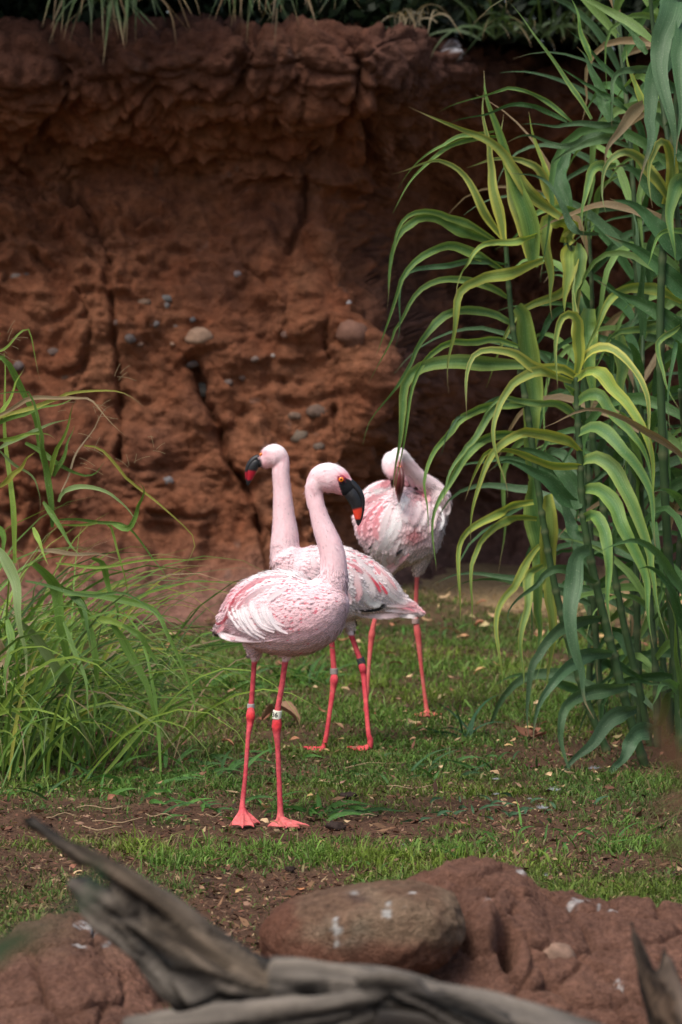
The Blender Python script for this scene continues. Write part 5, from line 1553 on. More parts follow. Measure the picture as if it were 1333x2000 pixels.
for L_, w, c0, c1 in [([(430, 760), (330, 770), (250, 800), (180, 860)], 26, PINKW, ROSE), ([(300, 790), (220, 820), (160, 880), (120, 960)], 24, ROSE * 1.05, RED * np.array([1.05, 1.6, 1.4])),
                      ([(260, 830), (190, 870), (140, 930), (95, 1010)], 22, PINKW, RED * np.array([1.05, 2, 1.7])), ([(320, 830), (250, 860), (200, 900), (160, 960)], 28, WHITE, ROSE * 1.1),
                      ([(380, 800), (300, 830), (240, 870), (200, 930)], 30, WHITE, PINKW), ([(440, 810), (380, 850), (320, 890)], 32, WHITE, WHITE), ([(210, 900), (150, 960), (100, 1020), (60, 1060)], 24, WHITE, ROSE * 1.1),
                      ([(200, 960), (130, 1010), (80, 1050), (52, 1030)], 22, WHITE, np.array([.9, .6, .64])), ([(180, 1040), (120, 1060), (80, 1060)], 24, PINKW, WHITE),
                      ([(200, 1080), (130, 1085), (70, 1060)], 18, PINKW, ROSE * 1.05), ([(180, 930), (125, 970), (80, 1010), (55, 1000)], 16, ROSE, RED * np.array([1.05, 2, 1.7])),
                      ([(150, 1010), (115, 1040), (100, 1030), (92, 1015)], 12, BLACK * 2, BLACK * 3)]:
    big1.append((Z1(L_), w / 2.666 * 1.2, c0, c1))

b1black = lambda x, y: np.where(((y > 993) & (y < 1014.5))[:, None], [.78, .055, .03], BLACK * 1.3)
def b1lower(x, y):
    k = sstep(991, 996, y + .25 * (x - 700)) * (1 - sstep(1012, 1016, y))
    return mixv(np.tile(BLACK * 1.4, (len(x), 1)), np.array([.80, .06, .03]), k)
b1upper = lambda x, y: np.tile(BLACK * 1.3, (len(x), 1))
flamingo('nearest flamingo, facing right, red-spotted breast and white number band on its leg', 8.0,
    [[(424, 1236, 5, .10), (438, 1225, 18, .09), (460, 1210, 40, .07, .9), (495, 1198, 68, .04, .9), (540, 1196, 83, 0, .92), (585, 1198, 82, -.03, .92), (620, 1190, 70, -.05, .9), (645, 1172, 45, -.06), (656, 1152, 26, -.06)],
     [(616, 950, 16, -.05, .85), (616, 968, 16, -.05, .9), (618, 985, 16.5, -.05), (622, 1000, 17.3, -.05), (628, 1020, 19.3, -.05), (636, 1042, 22, -.05), (645, 1065, 24, -.05), (651, 1090, 25.5, -.05), (652, 1115, 27, -.05), (648, 1142, 33, -.05), (634, 1165, 48, -.05), (610, 1185, 60, -.05)],
     [(617, 990, 16, -.05, .9), (614, 968, 17, -.05, .88), (616, 950, 19.5, -.05, .85), (627, 939, 24, -.05, .8), (642, 935, 27, -.05, .78)],
     [(604, 948, 7, -.05, .8), (610, 942, 14, -.05, .8), (622, 936, 25, -.05, .78), (640, 933, 29.5, -.05, .78), (657, 938, 28, -.05, .74), (670, 947, 22.5, -.05, .68), (680, 955, 16.5, -.05, .7), (686, 960, 11, -.05, .7)],
     [(500, 1250, 24, .04), (500, 1270, 15, .04), (498, 1288, 9, .04), (497, 1295, 5.6, .04), (494, 1340, 5.2, .04), (491, 1378, 6, .04), (490, 1397, 9.4, .03), (489, 1412, 7, .03), (485, 1440, 4.8, .02), (480, 1510, 4.6, .01), (475, 1560, 5.2, .005), (474, 1580, 7, 0)],
     [(565, 1240, 28, -.02), (562, 1266, 16, -.02), (559, 1285, 9.5, -.02), (557, 1295, 6.2, -.02), (551, 1340, 5.8, -.02), (543, 1385, 6.2, -.02), (541, 1416, 10, -.02), (541, 1432, 7.6, -.02), (543, 1460, 5.4, -.02), (546, 1530, 5.2, -.02), (548, 1580, 6, -.02), (548, 1598, 8, -.02)]],
    [((474, 1582, 0), [(449, 1619, -.03), (474, 1622, -.055), (497, 1617, -.04), (509, 1609, .0)]),
     ((548, 1600, -.02), [(523, 1621, -.03), (560, 1627, -.055), (586, 1626, -.055), (606, 1621, -.02)])],
    paint1, lambda x, y, F: -F * np.where(((x > 598) & (y < 1180) & (y < 1120 + (660 - x)))[:, None], -1.0, 1.0) if False else np.where((((y < 1130) & (x > 598)))[:, None], F, np.array([-1.0, .1, -.25])),
    {'n': 16500, 'dens': lambda x, y: np.where((y < 1110) & (x > 596), .06, 1.0), 'legcut': lambda x: 1282 + 0 * x, 'size': lambda x, y: np.where(y < 1000, .007, np.where((y < 1110) & (x > 600), .010, .0135)),
     'aspect': lambda x, y: np.where(y < 1110, .35, .5), 'big': big1},
    [('lower_bill', [(678, 957, 12, -.05, .6), (684, 961, 14, -.05, .65), (690, 969, 14, -.05, .7), (696, 982, 12.5, -.05, .7), (699, 995, 10.5, -.05, .7), (700, 1008, 8, -.05, .7), (700, 1018, 5, -.05, .7), (699, 1025, 1.5, -.05)], b1lower),
     ('upper_bill', [(678, 941, 7, -.05, .9), (686, 944, 8, -.05, .95), (695, 951.5, 7, -.05, 1.1), (703, 962, 6.2, -.05, 1.2), (708, 974, 5, -.05, 1.2), (709, 988, 4, -.05, 1.1), (707.5, 1002, 3.5, -.05, 1.0), (704.5, 1015, 3.2, -.05, 1), (700, 1026, 2, -.05)], b1upper)],
    (666.7, 936.4, 5.6),
    [(490.5, 1379, 7.4, 9, (.42, .38, .36), None, (0, 0, 1), .04, True), (541.5, 1396, 8.8, 17, (.80, .80, .66), '36', (.12, 0, 1), -.02, False)],
    reds1, lambda x, y: (x > 655) & (y < 985))

# ---- middle bird
def paint2(px, py, V, N):
    n2 = fbm(V, 14, 3, off=9); n = fbm(V, 40, 3, off=1)
    c = np.tile(PINKW * np.array([1.0, 1.0, 1.0]), (len(px), 1))
    c = mixv(c, WHITE, np.clip(sstep(895, 872, py) * .8 + sstep(590, 640, px) * .8 * (py > 1040) + .25 * n2, 0, 1))
    c = mixv(c, ROSE, np.exp(-(np.hypot((px - 516) / 13, (py - 884) / 6)) ** 2) * .8)
    c = mixv(c, np.array([.85, .42, .45]), np.exp(-(np.hypot((px - 514) / 14, (py - 908) / 9)) ** 2) * .8)
    c = mixv(c, np.array([.85, .40, .44]), np.exp(-(np.hypot((px - 532) / 14, (py - 910) / 5)) ** 2) * .5)
    k = sstep(511, 506, px - (py - 890) * .25) * (py < 930) * sstep(883, 888, py); c = mixv(c, BLACK * 1.5, k)
    c = mixv(c, np.array([.88, .66, .66]), sstep(1180, 1215, py) * .5)
    c = mixv(c, ROSE * 1.05, np.exp(-(seg_dist(px, py, [(800, 1182), (822, 1190)]) / 6) ** 2) * .8)
    leg = sstep(1238, 1243, py)
    lc = mixv(np.tile(LEG * np.array([1, .85, .9]), (len(px), 1)), np.array([.80, .12, .13]), np.clip(.4 + 1.2 * n, 0, 1))
    return c * (1 - leg[:, None]) + lc * leg[:, None]
def reds2(px, py, c):
    r = rng.random(len(px)); reg = .25 * np.exp(-(np.hypot((px - 700) / 40, (py - 1095) / 22)) ** 2)
    h = r < reg; c = c.copy(); c[h] = np.array([.86, .3, .35])
    return c, None
RR = RED * np.array([1.06, 1.1, 1.1]); PK = np.array([.88, .45, .49])
big2 = [(Z1(L), w / 2.666 * 1.2, a, b) for L, w, a, b in [
    ([(730, 700), (780, 760), (800, 830), (790, 900)], 44, WHITE, PK), ([(760, 680), (830, 750), (870, 820), (880, 880)], 40, WHITE, WHITE), ([(720, 620), (800, 680), (860, 740), (910, 830)], 34, WHITE, W1),
    ([(820, 720), (860, 765), (900, 810), (920, 855)], 18, RR, RR * .95), ([(905, 790), (930, 820), (955, 860)], 15, RR, RR), ([(740, 690), (790, 715), (830, 750)], 20, PK, PK), ([(850, 680), (910, 740), (960, 800), (1000, 840)], 22, PK * 1.04, np.array([.88, .35, .4])),
    ([(830, 650), (900, 710), (960, 770), (1010, 850)], 20, WHITE, PK), ([(880, 700), (940, 780), (990, 840), (1040, 880)], 26, WHITE, WHITE), ([(900, 800), (960, 850), (1020, 890), (1070, 900)], 30, W1, WHITE),
    ([(720, 780), (730, 840), (760, 890), (720, 900)], 30, PK, W0), ([(800, 800), (840, 870), (880, 905), (930, 900)], 40, W1, W1), ([(780, 938), (840, 942), (900, 935), (945, 918)], 15, BLACK * 2, BLACK * 2), ([(880, 905), (910, 915), (945, 912)], 20, BLACK * 2, BLACK * 2),
    ([(950, 915), (1020, 915), (1080, 905), (1120, 905)], 24, WHITE, np.array([.88, .4, .45])), ([(940, 940), (1020, 940), (1090, 940), (1130, 935)], 26, W1, np.array([.9, .5, .55])), ([(930, 960), (1020, 965), (1080, 970), (1112, 978)], 24, WHITE, WHITE),
    ([(760, 950), (850, 965), (940, 970), (1030, 960)], 30, WHITE, PINKW), ([(1000, 925), (1060, 930), (1100, 945)], 12, PK, RR * np.array([1, 2.5, 2.2])), ([(560, 620), (640, 640), (700, 680)], 40, WHITE, WHITE), ([(520, 640), (560, 680), (590, 730)], 40, WHITE, PINKW)]]
def b2c(x, y):
    k = sstep(918, 921, y - .12 * (x - 490)) * (1 - sstep(936, 939.5, y))
    return mixv(np.tile(BLACK * 1.4, (len(x), 1)), np.array([.42, .012, .03]), k)
def b2u(x, y):
    k = sstep(920, 923, y) * (1 - sstep(934, 937, y))
    return mixv(np.tile(BLACK * 1.4, (len(x), 1)), np.array([.30, .01, .025]), k)
flamingo('middle flamingo with raised upright neck, head turned left, tail pointing right', 9.4,
    [[(552, 1080, 26, -.02), (572, 1104, 46, -.01), (608, 1125, 65, 0, .85), (655, 1140, 76, .02, .8), (700, 1148, 65, .04, .8), (740, 1160, 47, .05, .8), (775, 1178, 27, .06, .8), (805, 1191, 14, .06, .8), (821, 1197, 7, .06)],
     [(549, 895, 16, 0, .85), (549, 912, 17.3, 0, .9), (549, 928, 17), (551, 950, 17.3), (553, 980, 19.5), (555, 1010, 22), (557, 1040, 26), (557, 1070, 29), (560, 1100, 32)],
     [(563, 907, 5, 0, .8), (553, 899, 16, 0, .8), (540, 892, 24, 0, .78), (529, 893, 23, 0, .75), (518, 899, 17, 0, .7), (508, 902, 12, 0, .7), (503, 902, 8, 0, .7)],
     [(650, 1200, 34, .04), (649, 1225, 20, .04), (648, 1240, 9, .04), (648, 1247, 6, .04), (651, 1285, 5.6, .03), (653, 1316, 6.2, .03), (653, 1328, 8.2, .02), (651, 1345, 6, .02), (646, 1380, 4.8, .01), (639, 1430, 4.6, 0), (634, 1456, 5.4, 0), (633, 1464, 6, 0)],
     [(672, 1195, 26, .06), (680, 1218, 14, .06), (684, 1232, 8, .06), (688, 1245, 5.6, .05), (699, 1275, 5.4, .04), (706, 1296, 6.2, .03), (709, 1306, 7.6, .02), (711, 1322, 5.6, .02), (715, 1370, 4.8, 0), (720, 1430, 4.8, -.02), (724, 1446, 6, -.02), (722, 1462, 6, -.02)]],
    [((634, 1463, 0), [(592, 1472, .03), (600, 1474, -.02), (626, 1476, -.05)]),
     ((722, 1460, -.02), [(676, 1466, .02), (690, 1468, -.03), (712, 1471, -.06)])],
    paint2, lambda x, y, F: np.where(((y < 1060) & (x < 590))[:, None], F, np.array([1.0, .1, -.45])),
    {'n': 11000, 'dens': lambda x, y: np.where(y < 1050, .06, 1.0), 'legcut': lambda x: 1232 + 0 * x, 'size': lambda x, y: np.where(y < 960, .006, np.where((y < 1080) & (x < 590), .009, .014)),
     'aspect': lambda x, y: np.where(y < 1060, .4, .6), 'big': big2},
    [('lower_bill', [(504, 904, 9, 0, .7), (499, 905, 10, 0, .7), (494, 913, 10.5, 0, .7), (490.5, 924, 8.8, 0, .7), (488, 934, 6, 0, .7), (485.5, 943, 3.5, 0, .7), (484.8, 948, 1.2)], b2c),
     ('upper_bill', [(505, 893, 6), (498, 896, 6, 0, .95), (490, 903, 5.5, 0, 1.1), (484.5, 913, 4.6, 0, 1.2), (482.3, 924, 3.6, 0, 1.2), (482.3, 935, 2.8, 0, 1.1), (484.3, 948, 1.6)], b2u)],
    (511, 888, 4.2),
    [(653, 1311, 7.6, 12, (.33, .28, .26), None, (0, 0, 1), .03, True), (705.5, 1291, 8, 13, (.045, .05, .06), None, (-.3, 0, 1), .03, False)],
    reds2, lambda x, y: (x < 516) & (y < 935))

# ---- preening bird
def Z4(L): return [(680 + x / 6.06, 860 + y / 6.06) for x, y in L]
def paint3(px, py, V, N):
    n2 = fbm(V, 12, 3, off=3); n = fbm(V, 40, 3, off=1)
    c = np.tile(PINKW * 1.02, (len(px), 1))
    c = mixv(c, WHITE, np.clip(sstep(905, 890, py) + .5 + .6 * n2, 0, 1) * .8)
    c = mixv(c, np.array([.88, .50, .55]), np.exp(-(np.hypot((px - 765) / 16, (py - 926) / 12)) ** 2) * .9)
    c = mixv(c, np.array([.80, .13, .10]), np.exp(-(np.hypot((px - 781) / 5, (py - 912) / 10)) ** 2))
    c = mixv(c, np.array([.88, .36, .42]), np.exp(-(np.hypot((px - 722) / 20, (py - 1020) / 40)) ** 2) * .75)
    c = mixv(c, np.array([.60, .22, .24]), np.exp(-(np.hypot((px - 812) / 22, (py - 1042) / 17)) ** 2) * .95)
    c = mixv(c, np.array([.88, .4, .45]), np.exp(-(np.hypot((px - 815) / 18, (py - 972) / 12)) ** 2) * .6)
    c = mixv(c, np.array([.80, .66, .64]), sstep(1075, 1105, py) * .5)
    leg = sstep(1124, 1129, py)
    lc = mixv(np.tile(np.array([.62, .10, .10]), (len(px), 1)), np.array([.66, .17, .15]), np.clip(.4 + 1.2 * n, 0, 1))
    return c * (1 - leg[:, None]) + lc * leg[:, None]
def reds3(px, py, c):
    return c, None
P3 = np.array([.87, .30, .36])
big3 = [(Z4(L), w / 6.06 * 1.15, a, b) for L, w, a, b in [
    ([(480, 700), (380, 860), (330, 1020), (350, 1200)], 90, P3, PK), ([(420, 700), (300, 850), (220, 1000), (220, 1180)], 90, P3, PK), ([(360, 680), (230, 830), (150, 980), (150, 1150)], 80, PINKW, P3), ([(320, 640), (200, 760), (120, 880), (90, 1000)], 70, PK, WHITE),
    ([(540, 720), (470, 880), (420, 1040), (400, 1220)], 90, WHITE, WHITE), ([(590, 760), (560, 900), (520, 1040), (440, 1150)], 90, W1, W1), ([(620, 850), (600, 980), (560, 1100), (480, 1200)], 100, W1, WHITE), ([(520, 1050), (460, 1160), (400, 1290), (360, 1400)], 110, W1, WHITE),
    ([(350, 1180), (310, 1290), (310, 1400), (360, 1500)], 100, WHITE, W1), ([(430, 1200), (380, 1310), (370, 1420), (400, 1520)], 100, W1, W1), ([(540, 1180), (490, 1280), (450, 1390), (440, 1510)], 90, W1, WHITE), ([(620, 1180), (560, 1270), (520, 1360), (480, 1480)], 80, WHITE, PINKW),
    ([(300, 1220), (260, 1300), (270, 1380)], 50, BLACK * 2, BLACK * 2), ([(650, 1290), (600, 1330), (560, 1370)], 36, BLACK * 2.5, BLACK * 3), ([(720, 1340), (640, 1400), (560, 1470), (470, 1580)], 90, PK, PINKW), ([(700, 1300), (620, 1360), (540, 1440), (450, 1520)], 60, WHITE, PK),
    ([(680, 560), (640, 640), (620, 720), (640, 780)], 90, WHITE, W1), ([(740, 570), (700, 680), (650, 800), (620, 900)], 90, W1, W1), ([(760, 720), (720, 820), (680, 920), (640, 980)], 120, PINKW, WHITE), ([(840, 720), (820, 830), (780, 930), (720, 990)], 130, WHITE, PINKW),
    ([(920, 700), (920, 830), (880, 950), (840, 1020)], 120, PINKW, WHITE), ([(1000, 760), (1010, 880), (990, 1000), (930, 1100)], 100, WHITE, PINKW), ([(1080, 780), (1110, 880), (1110, 980), (1060, 1080)], 60, W1, W1), ([(1120, 640), (1180, 720), (1190, 820), (1160, 900)], 60, PINKW, WHITE),
    ([(700, 420), (760, 500), (800, 560)], 80, PINKW, PINKW), ([(660, 400), (690, 480), (700, 560)], 70, WHITE, PK), ([(800, 600), (860, 640), (900, 680)], 80, PK, np.array([.85, .3, .34])), ([(880, 560), (930, 640), (950, 740)], 80, PINKW, PK),
    ([(500, 480), (440, 520), (380, 540)], 90, PK, PK * 1.02), ([(470, 500), (380, 530), (300, 580), (230, 600)], 60, PK, PINKW), ([(500, 560), (400, 590), (300, 610), (200, 610)], 70, W1, W1), ([(520, 620), (420, 660), (300, 690), (200, 720)], 70, PINKW, PK)]]
b3c = lambda x, y: mixv(np.tile(np.array([.16, .035, .035]), (len(x), 1)), np.array([.55, .05, .04]), sstep(942, 950, y) * sstep(778, 774, x - (y - 950) * .2 + 4))
flamingo('rear flamingo preening, its bill tucked down into ruffled back feathers', 10.2,
    [[(698, 1008, 14, 0), (714, 1014, 42, 0, .9), (742, 1022, 66, 0, .85), (780, 1028, 78, 0, .85), (818, 1022, 72, 0, .85), (846, 1012, 48, 0, .9), (862, 1006, 20)],
     [(790, 1040, 62, 0, .9), (780, 1070, 46), (765, 1098, 24), (752, 1120, 7)], [(725, 990, 30), (740, 965, 26), (757, 945, 12)],
     [(838, 1010, 36, .02), (856, 985, 26, .02), (856, 968, 22, .01), (842, 950, 18, 0), (824, 938, 16.5, -.02), (808, 924, 16.5, -.04), (794, 906, 16, -.06), (783, 891, 15, -.08), (774, 888, 14, -.1)],
     [(772, 884, 8, -.1), (770, 890, 16, -.1, .9), (767, 902, 20.5, -.11, .9), (767, 915, 19.5, -.12, .9), (768, 926, 13, -.13, .9), (770, 934, 6, -.13)],
     [(820, 1075, 34, 0), (820, 1100, 18), (818, 1116, 9.5), (815, 1127, 5), (813, 1170, 4.6), (813, 1210, 5), (816, 1235, 7), (818, 1250, 6), (823, 1300, 4.2), (829, 1350, 4), (833, 1380, 4.6), (835, 1394, 6)],
     [(775, 1080, 30, .06), (765, 1110, 12, .06), (752, 1140, 6, .06), (738, 1190, 4.6, .06), (729, 1225, 5, .05), (727, 1240, 7, .05), (725, 1255, 5.6, .05), (721, 1300, 4, .04), (717, 1360, 4, .03), (714, 1390, 4.6, .03), (713, 1400, 6, .03)]],
    [((835, 1393, 0), [(806, 1410, -.03), (832, 1410, -.07), (866, 1405, -.02)]), ((713, 1400, .03), [(697, 1408, 0), (718, 1411, -.03), (738, 1407, .02)])],
    paint3, lambda x, y, F: np.where(((y < 960) & (x > 775))[:, None], -F, np.array([-.5, .1, -1.0])),
    {'n': 9000, 'dens': lambda x, y: np.where(y < 950, .06, 1.0), 'legcut': lambda x: 1118 + 0 * x, 'size': lambda x, y: np.where(y < 945, .008, .018), 'aspect': lambda x, y: np.where(y < 945, .4, .6), 'big': big3},
    [('lower_bill', [(777, 915, 6.5, -.145, .9), (779, 928, 7.5, -.16, .9), (778, 942, 7.5, -.16, .9), (778, 956, 6, -.15, .9), (779, 970, 4, -.125), (780, 980, 2, -.10)], b3c),
     ('upper_bill', [(783, 914, 4, -.15), (786, 928, 4.5, -.165), (786.5, 942, 4, -.165), (785, 956, 3.4, -.155), (782, 970, 2.6, -.13), (780, 981, 1.6, -.105)], lambda x, y: np.tile(np.array([.13, .045, .045]), (len(x), 1)))],
    (782, 913, 3.2), [(812, 1213, 7, 10, (.38, .26, .24), None, (0, 0, 1), 0, True), (718, 1382, 5.5, 6, (.08, .06, .06), None, (0, 0, 1), .03, False)],
    reds3, lambda x, y: (x > 776) & (x < 786) & (y > 905) & (y < 935), voxel=.0025)

# ------------------------------------------------------------------ small things on the ground
def dead_leaf_mesh(L, W, col, seed, curl=.35):
    rs = random.Random(seed)
    n, m = 7, 5
    s = np.linspace(0, 1, n); a = np.linspace(-1, 1, m)
    w = W * np.sin(np.pi * np.clip(s * .93 + .05, 0, 1)) ** .8
    zc = curl * L * (s - .5) ** 2 * 2 * rs.choice([-1, 1, 1])
    X_ = (s - .5)[:, None] * L + 0 * a[None, :]
    Y_ = a[None, :] * w[:, None] * .5 * (1 + .2 * np.sin(s * 9 + seed))[:, None]
    Z_ = zc[:, None] + curl * W * (a[None, :] ** 2) * rs.uniform(-.2, .9) + .06 * W * np.sin(7 * s + seed)[:, None] * a[None, :]
    V = np.stack([X_, Y_, Z_ - Z_.min()], -1).reshape(-1, 3)
    c = np.array(col) * (1 + .35 * fbm(V / L, 2, 2, off=seed))[:, None]
    return mesh_np('fallen_leaf', V, grid_faces(n, m), np.clip(c, .01, .9))

def place_leaf(px, py, Lpx, col, label, seed, group=None, tilt=.15, asp=.5, curl=.35, lift=.004):
    p = G(px, py); D_ = p[1]
    L = Lpx * D_ / FP
    o = bpy.data.objects.new('fallen_leaf', dead_leaf_mesh(L, L * asp, col, seed, curl))
    o.data.materials.append(M['litter'])
    rs = random.Random(seed * 13)
    o.location = (p[0], p[1], float(ground_z(np.array(p[0]), np.array(p[1]))) + lift)
    o.rotation_euler = (rs.uniform(-tilt, tilt) + .15, rs.uniform(-tilt, tilt), rs.uniform(-.5, .5) + rs.choice([0, math.pi]))
    C.objects.link(o)
    tag(o, label, 'leaf', group)
for args in [
    (548, 1418, 78, (.24, .14, .085), 'large curled brown dead leaf behind the nearest flamingo\'s banded leg', 3, None, .3, .6, .7, .012),
    (560, 1468, 26, (.48, .30, .22), 'pinkish tan dead leaf lying right of the nearest flamingo\'s leg joint', 4), (505, 1458, 20, (.48, .33, .10), 'ochre dead leaf between the nearest flamingo\'s shins', 5),
    (82, 1374, 52, (.30, .12, .12), 'dusky pink dead leaf lying under the long grass clump', 6), (225, 1450, 76, (.17, .06, .04), 'long rusty dead leaf at the foot of the long grass', 7), (135, 1470, 50, (.34, .2, .16), 'crumpled pale dead leaf left of the rusty one by the long grass', 8),
    (660, 1536, 36, (.34, .2, .15), 'flat pinkish leaf scrap on bare soil right of the nearest flamingo', 9), (555, 1537, 20, (.46, .30, .13), 'tan leaf lying against the nearest flamingo\'s right shin', 10),
    (1035, 1440, 70, (.22, .10, .06), 'long brown dead leaf on the lawn left of the reed base', 11, None, .2, .35), (1125, 1478, 80, (.34, .17, .14), 'broad pinkish dead leaf under the reed leaves', 12, None, .2, .45), (1040, 1500, 32, (.14, .03, .05), 'dark maroon dead leaf in front of the long brown one', 13),
    (880, 1240, 46, (.50, .33, .17), 'tilted tan dead leaf on the lawn right of the preening flamingo', 14, None, .6), (905, 1247, 26, (.62, .33, .17), 'orange dead leaf beside the tilted tan one', 15), (740, 1470, 16, (.42, .44, .06), 'yellow-green fallen leaf by the middle flamingo\'s feet', 16),
    (590, 1738, 22, (.55, .24, .11), 'orange dead leaf on bare soil just behind the boulder', 17), (400, 1392, 30, (.5, .33, .18), 'pale tan dead leaf left of the nearest flamingo', 18), (1078, 1530, 14, (.5, .45, .04), 'small yellow leaf on soil under the reed tips', 19),
    (1010, 1588, 60, (.30, .27, .18), 'long grey-green dead leaf on the soil beside the white down', 20, None, .1, .22), (418, 1665, 22, (.55, .32, .13), 'orange-tan leaf on grass below the nearest flamingo\'s feet', 21), (535, 1680, 14, (.5, .4, .24), 'rounded beige leaf on short grass above the boulder', 22),
    (1190, 1908, 16, (.20, .32, .04), 'tiny green leaf fallen on the red earthen rock', 23, None, .2, .5, .3, .14), (870, 1590, 30, (.35, .22, .14), 'tan leaf scrap on soil in front of the reeds', 24), (210, 1380, 30, (.3, .1, .05), 'red-brown leaf under the grass clump tips', 25)]:
    place_leaf(*args)
rs = random.Random(77)
for i in range(290):
    while True:
        py = 1200 + 580 * rs.random() ** 1.5; px = rs.uniform(0, 1333)
        if not (py > 1690 and px > 480): break
    c = rs.choice([(.55, .36, .16), (.48, .31, .17), (.5, .40, .2), (.38, .22, .13), (.28, .15, .09), (.6, .42, .24), (.44, .2, .11), (.3, .13, .08)])
    far = py < 1500
    place_leaf(px, py, rs.uniform(9, 27 if far else 20), c, 'small pale dead leaf scattered on the lawn among its like', 100 + i, 'small dead leaves scattered on the lawn', asp=rs.uniform(.35, .8), lift=rs.uniform(.012, .028), tilt=.5)

def down_feather(px, py, s, label, seed):
    rs_ = np.random.default_rng(seed)
    p = G(px, py); L = s * .6 * p[1] / FP
    n = 160
    d = rs_.normal(size=(n, 3)) * np.array([1.2, .6, .7]); d[:, 2] = np.abs(d[:, 2])
    d /= np.linalg.norm(d, axis=1)[:, None]
    b = np.array([p[0], p[1], .006]) + rs_.normal(0, L * .12, (n, 3)) * [2, 1, .3]
    t = b + d * (L * rs_.uniform(.2, .55, n))[:, None]
    w = np.cross(d, rs_.normal(size=(n, 3))); w /= np.linalg.norm(w, axis=1)[:, None]; w *= L * .014
    V = np.stack([b - w, b + w, t], 1).reshape(-1, 3); V[:, 2] = np.maximum(V[:, 2], .003)
    o = obj('down_feather', mesh_np('down_feather', V, np.arange(3 * n).reshape(-1, 3), np.tile([.5, .52, .55], (3 * n, 1)), smooth=False), M['feather'])
    tag(o, label, 'feather', 'white down feathers shed on the ground')
for i, a in enumerate([(970, 1526, 18, 'small white down feather highest of the fluff on the soil'), (970, 1556, 16, 'small white down feather on soil under the highest one'), (1082, 1548, 34, 'tall wispy white down feather under the reed leaf tip'),
                       (1060, 1583, 30, 'roundest white down feather lying below the wispy one'), (1160, 1505, 30, 'wispy white down feather right under the reed leaves'), (1035, 1565, 14, 'faint white fluff between the two bigger down feathers'),
                       (1068, 1716, 26, 'white down feather on the grass behind the earthen rock'), (790, 1655, 14, 'tiny white fluff on the grass behind the boulder')]):
    down_feather(*a[:3], a[3], i)

def dropping(px, py, s, label, seed):
    p = G(px, py); r = s * p[1] / FP
    o = obj('dropping', pebble_mesh('dropping', r, np.array([p[0], p[1], r * .4]), (1.3, 1, .7), seed, 10, (.035, .022, .018), .3, .9), M['dark'])
    tag(o, label, 'dropping')
dropping(656, 1620, 14, 'dark clump of dung on the soil right of the nearest flamingo\'s feet', 1.7)
dropping(680, 1560, 12, 'dark clod on the soil between the two front flamingos', 5.2)
dropping(568, 1700, 8, 'small dark pebble-like clod behind the boulder', 9.2)

# broad-bladed weeds on the lawn
def weed(px, py, n, L, spread, label, seed, flat=.5, w=.012, cols=None):
    rs = random.Random(seed)
    p = G(px, py)
    root = empty('grass_weed', (p[0], p[1], 0), label, 'weed', 'broad-bladed weeds on the lawn')
    cols = cols or [(.09, .24, .045), (.12, .29, .05), (.065, .17, .04)]
    for i in range(n):
        az = rs.uniform(0, 2 * math.pi); l = L * rs.uniform(.5, 1.1); ang = rs.uniform(.15, 1.1) * (1.3 - flat)
        c = np.array([p[0] + rs.gauss(0, spread), p[1] + rs.gauss(0, spread * 1.2), .0]); path = [c]
        dr = rs.uniform(.6, 1.6)
        for k in range(5):
            c = c + l / 5 * np.array([math.cos(az) * math.cos(ang), math.sin(az) * math.cos(ang), math.sin(ang)])
            c[2] = max(c[2], .008); path.append(c); ang -= dr / 5
        cc = np.array(rs.choice(cols)) * rs.uniform(.75, 1.2)
        leaf_obj('blade', np.array(path), w * rs.uniform(.6, 1.2), cc, cc * .9, root, M['blade'], twist=[rs.uniform(-.5, .5), 1.2 + rs.uniform(-.5, .5)], fold=.3, n=8, across=3, seed=i, tipdry=rs.choice([0, 0, .2]))
weed(598, 1335, 34, .16, .05, 'bright green broad-bladed weed clump between the front two flamingos', 1, .15)
weed(470, 1345, 22, .17, .06, 'spreading weed left of the nearest flamingo\'s leg joints', 2, .6)
weed(640, 1590, 20, .16, .035, 'flat dark weed right behind the nearest flamingo\'s feet', 3, .8)
weed(350, 1500, 40, .13, .14, 'low broad-bladed weeds on the lawn left of the nearest flamingo', 4, .5)
weed(60, 1525, 44, .16, .16, 'mat of broad grass weeds at the left edge below the long grass', 5, .5)
weed(240, 1535, 44, .13, .15, 'mat of grass weeds beside the trodden soil, left', 6, .5)
weed(440, 1580, 24, .10, .08, 'sparse weeds left of the nearest flamingo\'s feet', 7, .6, .008)
weed(850, 1500, 44, .12, .14, 'dark grass weeds on the lawn right of the middle flamingo', 8, .5, .008, [(.055, .15, .05), (.08, .2, .05)])
weed(900, 1440, 8, .22, .02, 'thin dark sprout with long blades right of the preening flamingo\'s foot', 9, .1, .009, [(.045, .14, .06)])
weed(960, 1585, 26, .07, .12, 'small bluish-green weeds on the soil beside the white down', 10, .6, .009, [(.07, .17, .08)])
weed(1120, 1660, 36, .10, .14, 'grass weeds behind the earthen rock on the right', 11, .3, .006)
weed(800, 1700, 26, .06, .14, 'fine bright grass weeds behind the boulder', 12, .2, .005, [(.13, .28, .045)])
weed(760, 1235, 18, .09, .14, 'weeds on the lawn below the preening flamingo', 13, .4, .008)
weed(330, 1290, 24, .10, .16, 'weeds at the back of the lawn near the bank foot, left', 14, .4, .008)
weed(500, 1250, 16, .08, .12, 'weeds at the foot of the bank behind the nearest flamingo', 15, .4, .009)

